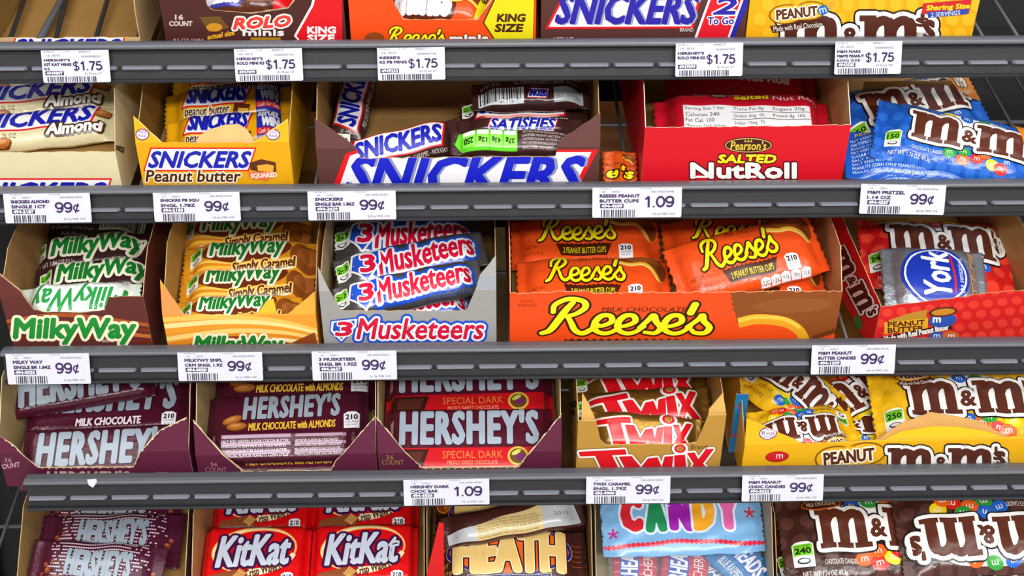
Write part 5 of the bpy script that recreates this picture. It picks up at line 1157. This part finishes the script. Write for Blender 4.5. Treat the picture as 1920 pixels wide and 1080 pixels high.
t = Tray(3, 'candy_box', 'gold open box with red slanted letters outlined in white', (1085, 882), 'B88A3A', inn='B89048', edge='E0C080', prof=[(1084, 789), (1118, 790), (1126, 825), (1136, 834), (1290, 832), (1306, 829), (1316, 808), (1328, 778), (1362, 778)], side=[(0, 1), (.18, None), (1, None)], back_h=.09, depth=.285, art=a, side_art=('l', sa), out_side='C09440')
flap(t, 'corner_flap', [(1090, 791), (1093, 748), (1104, 764), (1118, 791)], 'D0A458', .003, 16, 'card')
flap(t, 'corner_flap', [(1328, 780), (1330, 770), (1358, 745), (1360, 780)], 'D0A458', .003, 16, 'card')
GT = 'gold bars with red lettering'
for i, (c, L, rot, n, tl) in enumerate((((1210, 722), 118, 1, 6, 14), ((1216, 765), 120, 3, 10, 26), ((1208, 812), 112, -5, 16, 28))):
    pack(3, c, L, 38, rot, tl, n, 'candy_bar', ['rearmost gold bar mostly under the third rail', 'upper gold bar with red letters and a shiny gold fin', 'lower gold bar with red letters sloping down to the right'][i], art_twix, 'A87E36', kind='foil', group=GT, T=.016)
def a(A):
    nugget(A, 1592, -856, 116); mm_logo(A, 1664, -896, 1884, -836, '54281E'); A.text("s", 1862, -862, 1878, -844, '54281E', .08); tx(A, 'BRAND', 1862, 864, 1892, 871, '54281E', .05)
    A.ell(1457, -856, 22, 10, '8A1014', 4); A.ell(1457, -855.5, 20.5, 9, 'D01E22', 4); tx(A, 'm', 1455, 851, 1468, 859, WHT, .06, .1); A.ell(1438, -880, 18, 8, '2A62B8', 4); A.ell(1470, -879, 18, 8, 'E0701E', 4); A.ell(1440, -812, 17, 12, '6A3A6A', 8); A.ell(1440, -812, 15, 10.5, 'E6DCE6', 8); tx(A, 'Real', 1428, 808, 1452, 815, '6A3A6A', .06, .1); tx(A, 'Chocolate', 1427, 816, 1453, 821, '6A3A6A', .05); tx(A, 'MADE', 1430, 802, 1450, 807, '6A3A6A', .05)
def sa(A): tx(A, 'PEANUT', 1360, 765, 1440, 782, '4A2014', .06, 0, [(.1, 'F4F0E6')], -78)
t = Tray(3, 'candy_box', 'yellow open box with a torn kraft edge at the right end of the fourth shelf', (1404, 884), 'E8AE14', inn='C8963E', prof=[(1400, 784), (1508, 832), (1663, 824), (1893, 819), (2040, 811)], crease=(1420, 834), bend=14, yaw=1, side=[(0, 1), (.2, None), (1, None)], back_h=.085, depth=.285, art=a, side_art=('l', sa))
flap(t, 'torn_flap', [(1640, 829), (1690, 806), (1722, 798), (1752, 790), (1790, 794), (1838, 800), (1868, 812), (1895, 822)], 'C89858', .002, 26)
flap(t, 'torn_flap', [(1650, 829), (1690, 813), (1752, 805), (1800, 806), (1850, 812), (1886, 822)], 'EDB81E', .0008, 14, 'card')
GY = 'yellow candy bags'
def yb(c, L, W, rot, tilt, n, label, art_=art_mm_yellow): return pack(3, c, L, W, rot, tilt, n, 'candy_bag', label, art_, 'E6B016', 'bag', cat='candy bag', group=GY, T=.015)
yb((1850, 706), 150, 76, 3, 16, 20, 'rear yellow bag just under the third rail at right')
yb((1468, 728), 84, 62, -38, 18, 24, 'small corner of a yellow bag turned steeply at the left of its pile')
yb((1580, 812), 140, 42, 2, 8, 0, 'lowest yellow bag with its oval badge just above the box front')
yb((1508, 800), 96, 50, 184, 12, 10, 'yellow bag lying upside down with brown letters in the corner')
yb((1610, 754), 116, 70, 26, 22, 10, 'yellow bag leaning to the right between its neighbours')
yb((1800, 764), 156, 74, 0, 22, 16, 'large front yellow bag with brown letters at the right edge')

def stars(A, w_, h):
    for x, y in ((.25, .30), (.7, .55), (.35, .8)):
        for k in range(5): A.add(*strip([(w_ * x, h * y), (w_ * x + .0035 * math.cos(k * 1.257), h * y + .0035 * math.sin(k * 1.257))], .0011), 'A8283A')
    for k in range(6): A.rect(0, h * (.9 - k * .03), w_, h * (.908 - k * .03), '3A9AC8')
sheet(3, (1367, 840), (1390, 840), .05, .16, .0005, .075, 'blue starred carton wedged in the gap right of the gold box', '1E6FA8', stars, 'carton', 'box')

# ===== bottom shelf
def bx(label, prof, out, inn='B08A56', side=None, bh=.09, depth=.285, art_=None, **k): return Tray(4, 'candy_box', label, prof[0], out, inn=inn, prof=prof, side=side or [(0, 1), (.2, None), (1, None)], back_h=bh, depth=depth, art=art_, **k)
bx('dark patterned open box of bubbly chocolate bars at the bottom left', [(28, 1120), (346, 1116)], '5A3A46', side=[(0, 1), (.25, None), (1, None)])
GA = 'maroon bars with a dot pattern'
for i, (c, L, rot, n, tl) in enumerate((((205, 956), 128, -1, 6, 12), ((206, 1014), 128, 0, 8, 16), ((172, 1070), 128, -4, 18, 20))):
    pack(4, c, L, 56, rot, tl, n, 'chocolate_bar', ['rearmost dotted maroon bar under the fourth rail', 'middle dotted maroon bar with its full silver name in view', 'front dotted maroon bar cut off by the lower picture edge'][i], art_air, '4E1830', group=GA, T=.013, crimp=.012)
bx('kraft box holding two rows of red wafer packs', [(358, 1120), (796, 1114)], 'C0905C', inn='C08A58')
GW = 'red wafer packs'
for i, (c, n) in enumerate((((482, 948), 4), ((678, 944), 4), ((479, 1046), 12), ((682, 1042), 12))):
    pack(4, c, 95, 64, .5, 12, n, 'wafer_pack', ['rear left red wafer pack under the fourth rail', 'rear right red wafer pack under the fourth rail', 'front left red wafer pack with slanted silver letters', 'front right red wafer pack with slanted silver letters'][i], art_wafer, 'D60E12', 'slab', cat='candy pack', group=GW, T=.016, crimp=.003)
t = bx('dark brown open box of toffee bars with a torn red flap', [(800, 1118), (1112, 1112)], '4A2A1E', inn='8A6A42')
P = RF[4].hit([(797, 1085), (834, 1085), (830, 984), (822, 980)], (0, 1, 0), (0, .012, 0))
GE = 'brown toffee bars'
pack(4, (955, 968), 132, 52, 1, 14, 6, 'candy_bar', 'rear toffee bar with half hidden gold letters', art_heath, '43201C', group=GE, T=.013)
pack(4, (955, 1048), 137, 58, 0, 16, 8, 'candy_bar', 'front toffee bar with large gold letters over a blue band', art_heath, '43201C', group=GE, T=.014)
pack(4, (962, 976), 130, 30, 9, 30, 30, 'candy_bar', 'toffee bar lying face down showing its silver and tan back', art_heath_back, '43201C', group=GE, T=.013)
q = t.f.hit([(797, 1090), (833, 1090), (832, 983), (823, 980)], (0, 1, 0), (0, .004, 0))
n = len(q); V = [(p[0], .004, p[2]) for p in q] + [(p[0], .0048, p[2]) for p in q]
link('torn_flap', pymesh('torn_flap', V, [list(range(n)), list(range(2 * n - 1, n - 1, -1))] + [(i, n + i, n + (i + 1) % n, (i + 1) % n) for i in range(n)], [mat('D81A1C', 'card')]), t.root)
bx('white cardboard tray holding the clear candy bag', [(1118, 1120), (1452, 1114)], 'C9BCA0', inn='B8AE98')
def ahead(A, q):
    A.rect(-q * .5, -.5, q * .5, .5, '7CB0DE')
    for i, (ch, c) in enumerate(zip('CANDY', ('D2222E', '1F8A56', '9A1CA8', 'EFA41E', 'DE62A8'))):
        x = -q * .38 + i * q * .148; A.text(ch, x, -.16, x + q * (.14 if ch != 'N' else .15), .42, c, .09, 0, [(.06, 'D6E4F4')])
    for i in range(34): A.ell(-q * .49 + i * q * .98 / 33, -.34 + .03 * math.cos(i / 33 * 6.28 - 3.14), .036, .036, 'DC1E3A', 0, 12)
    for x, y in ((-q * .43, -.16), (q * .42, .10)):
        for k in range(5): A.line([(x, y), (x + .085 * math.cos(k * 1.257 + .3), y + .085 * math.sin(k * 1.257 + .3))], .03, 'C02A8A' if x < 0 else 'C0283A', False)
GZ = 'chewy bars inside the clear bag'
pack(4, (1190, 1062), 74, 40, 88, 14, 2, 'chewy_bar', 'red cherry chewy bar standing at the left inside the clear bag', art_air_bar('E87A8A', 'CHERRY'), 'C0203A', group=GZ, T=.006, crimp=.006)
pack(4, (1276, 1062), 74, 42, 78, 14, 2, 'chewy_bar', 'pink red chewy bar in the middle of the clear bag', art_air_bar('E05A70', 'CHERRY'), 'C8284A', group=GZ, T=.006, crimp=.006)
pack(4, (1338, 1066), 74, 26, 112, 14, 2, 'chewy_bar', 'thin green chewy bar between the pink and blue ones', art_air_bar('2AA070', 'APPLE'), '128A5A', group=GZ, T=.005, crimp=.006)
pack(4, (1386, 1052), 74, 42, -50, 16, 8, 'chewy_bar', 'blue raspberry chewy bar slanting at the right inside the clear bag', art_air_bar('3A9AD0', 'BLUE RASPBERRY'), '1474B0', group=GZ, T=.006, crimp=.006)
bag = pack(4, (1286, 1052), 146, 76, 0, 18, 18, 'clear_candy_bag', 'clear bag of chewy bars topped by a light blue header reading candy', None, 'E4EAF0', 'bag', 'clear', cat='candy bag', T=.008)
hd = pack(4, (1286, 978), 152, 64, 1, 24, 36, 'header_card', 'header', ahead, '7CB0DE', 'bag', T=.006, crimp=.004)
for k in ('category', 'group'):
    if k in hd: del hd[k]
hd['label'] = 'light blue header with multicoloured letters'
mw = hd.matrix_world.copy(); hd.parent = bag; hd.matrix_parent_inverse = bag.matrix_basis.inverted(); hd.matrix_basis = mw
bx('dark brown open box overflowing with brown candy bags at the lower right', [(1458, 1120), (2080, 1102)], '3E2220', inn='C0A060', edge='C9A070', bh=.08)
GN = 'brown candy bags'
def nb(c, L, W, rot, tilt, n, label, art_=art_mm_brown): return pack(4, c, L, W, rot, tilt, n, 'candy_bag', label, art_, '3E2019', 'bag', cat='candy bag', group=GN, T=.014)
nb((1590, 940), 150, 74, 0, 10, 8, 'brown bag under the fourth rail with only letter tips in view')
nb((1530, 1030), 76, 70, 6, 8, 6, 'brown bag edge sticking out at the far left of the brown pile')
nb((1650, 1072), 146, 52, -3, 14, 4, 'brown bag at the bottom edge below the level one')
nb((1632, 1010), 160, 84, 1, 20, 26, 'level brown bag with a green calorie mark in the middle of the pile')
nb((1870, 1046), 150, 50, 4, 12, 8, 'brown bag wedged between the upside-down bag and the front one')
nb((1858, 992), 168, 82, 181, 22, 36, 'brown bag lying upside down at the right edge')
nb((1832, 1070), 168, 54, -6, 24, 16, 'front brown bag with a milk chocolate oval at the lower right')

# risers under the packs, so that every pile rests on something
for r in range(5):
    for root, xa, xb, dp in TRAYS[r]:
        lows = [(n_, b_) for x_, n_, b_ in LAID[r] if xa < x_ < xb]
        if lows and min(lows)[0] > .004:
            h = min(lows)[0] - .0006
            link('cardboard_riser', box_mesh('cardboard_riser', xa - root.location.x + .003, xb - root.location.x - .003, .004, dp - .004, .0012, h, mat('9E7844', 'kraft')), root)
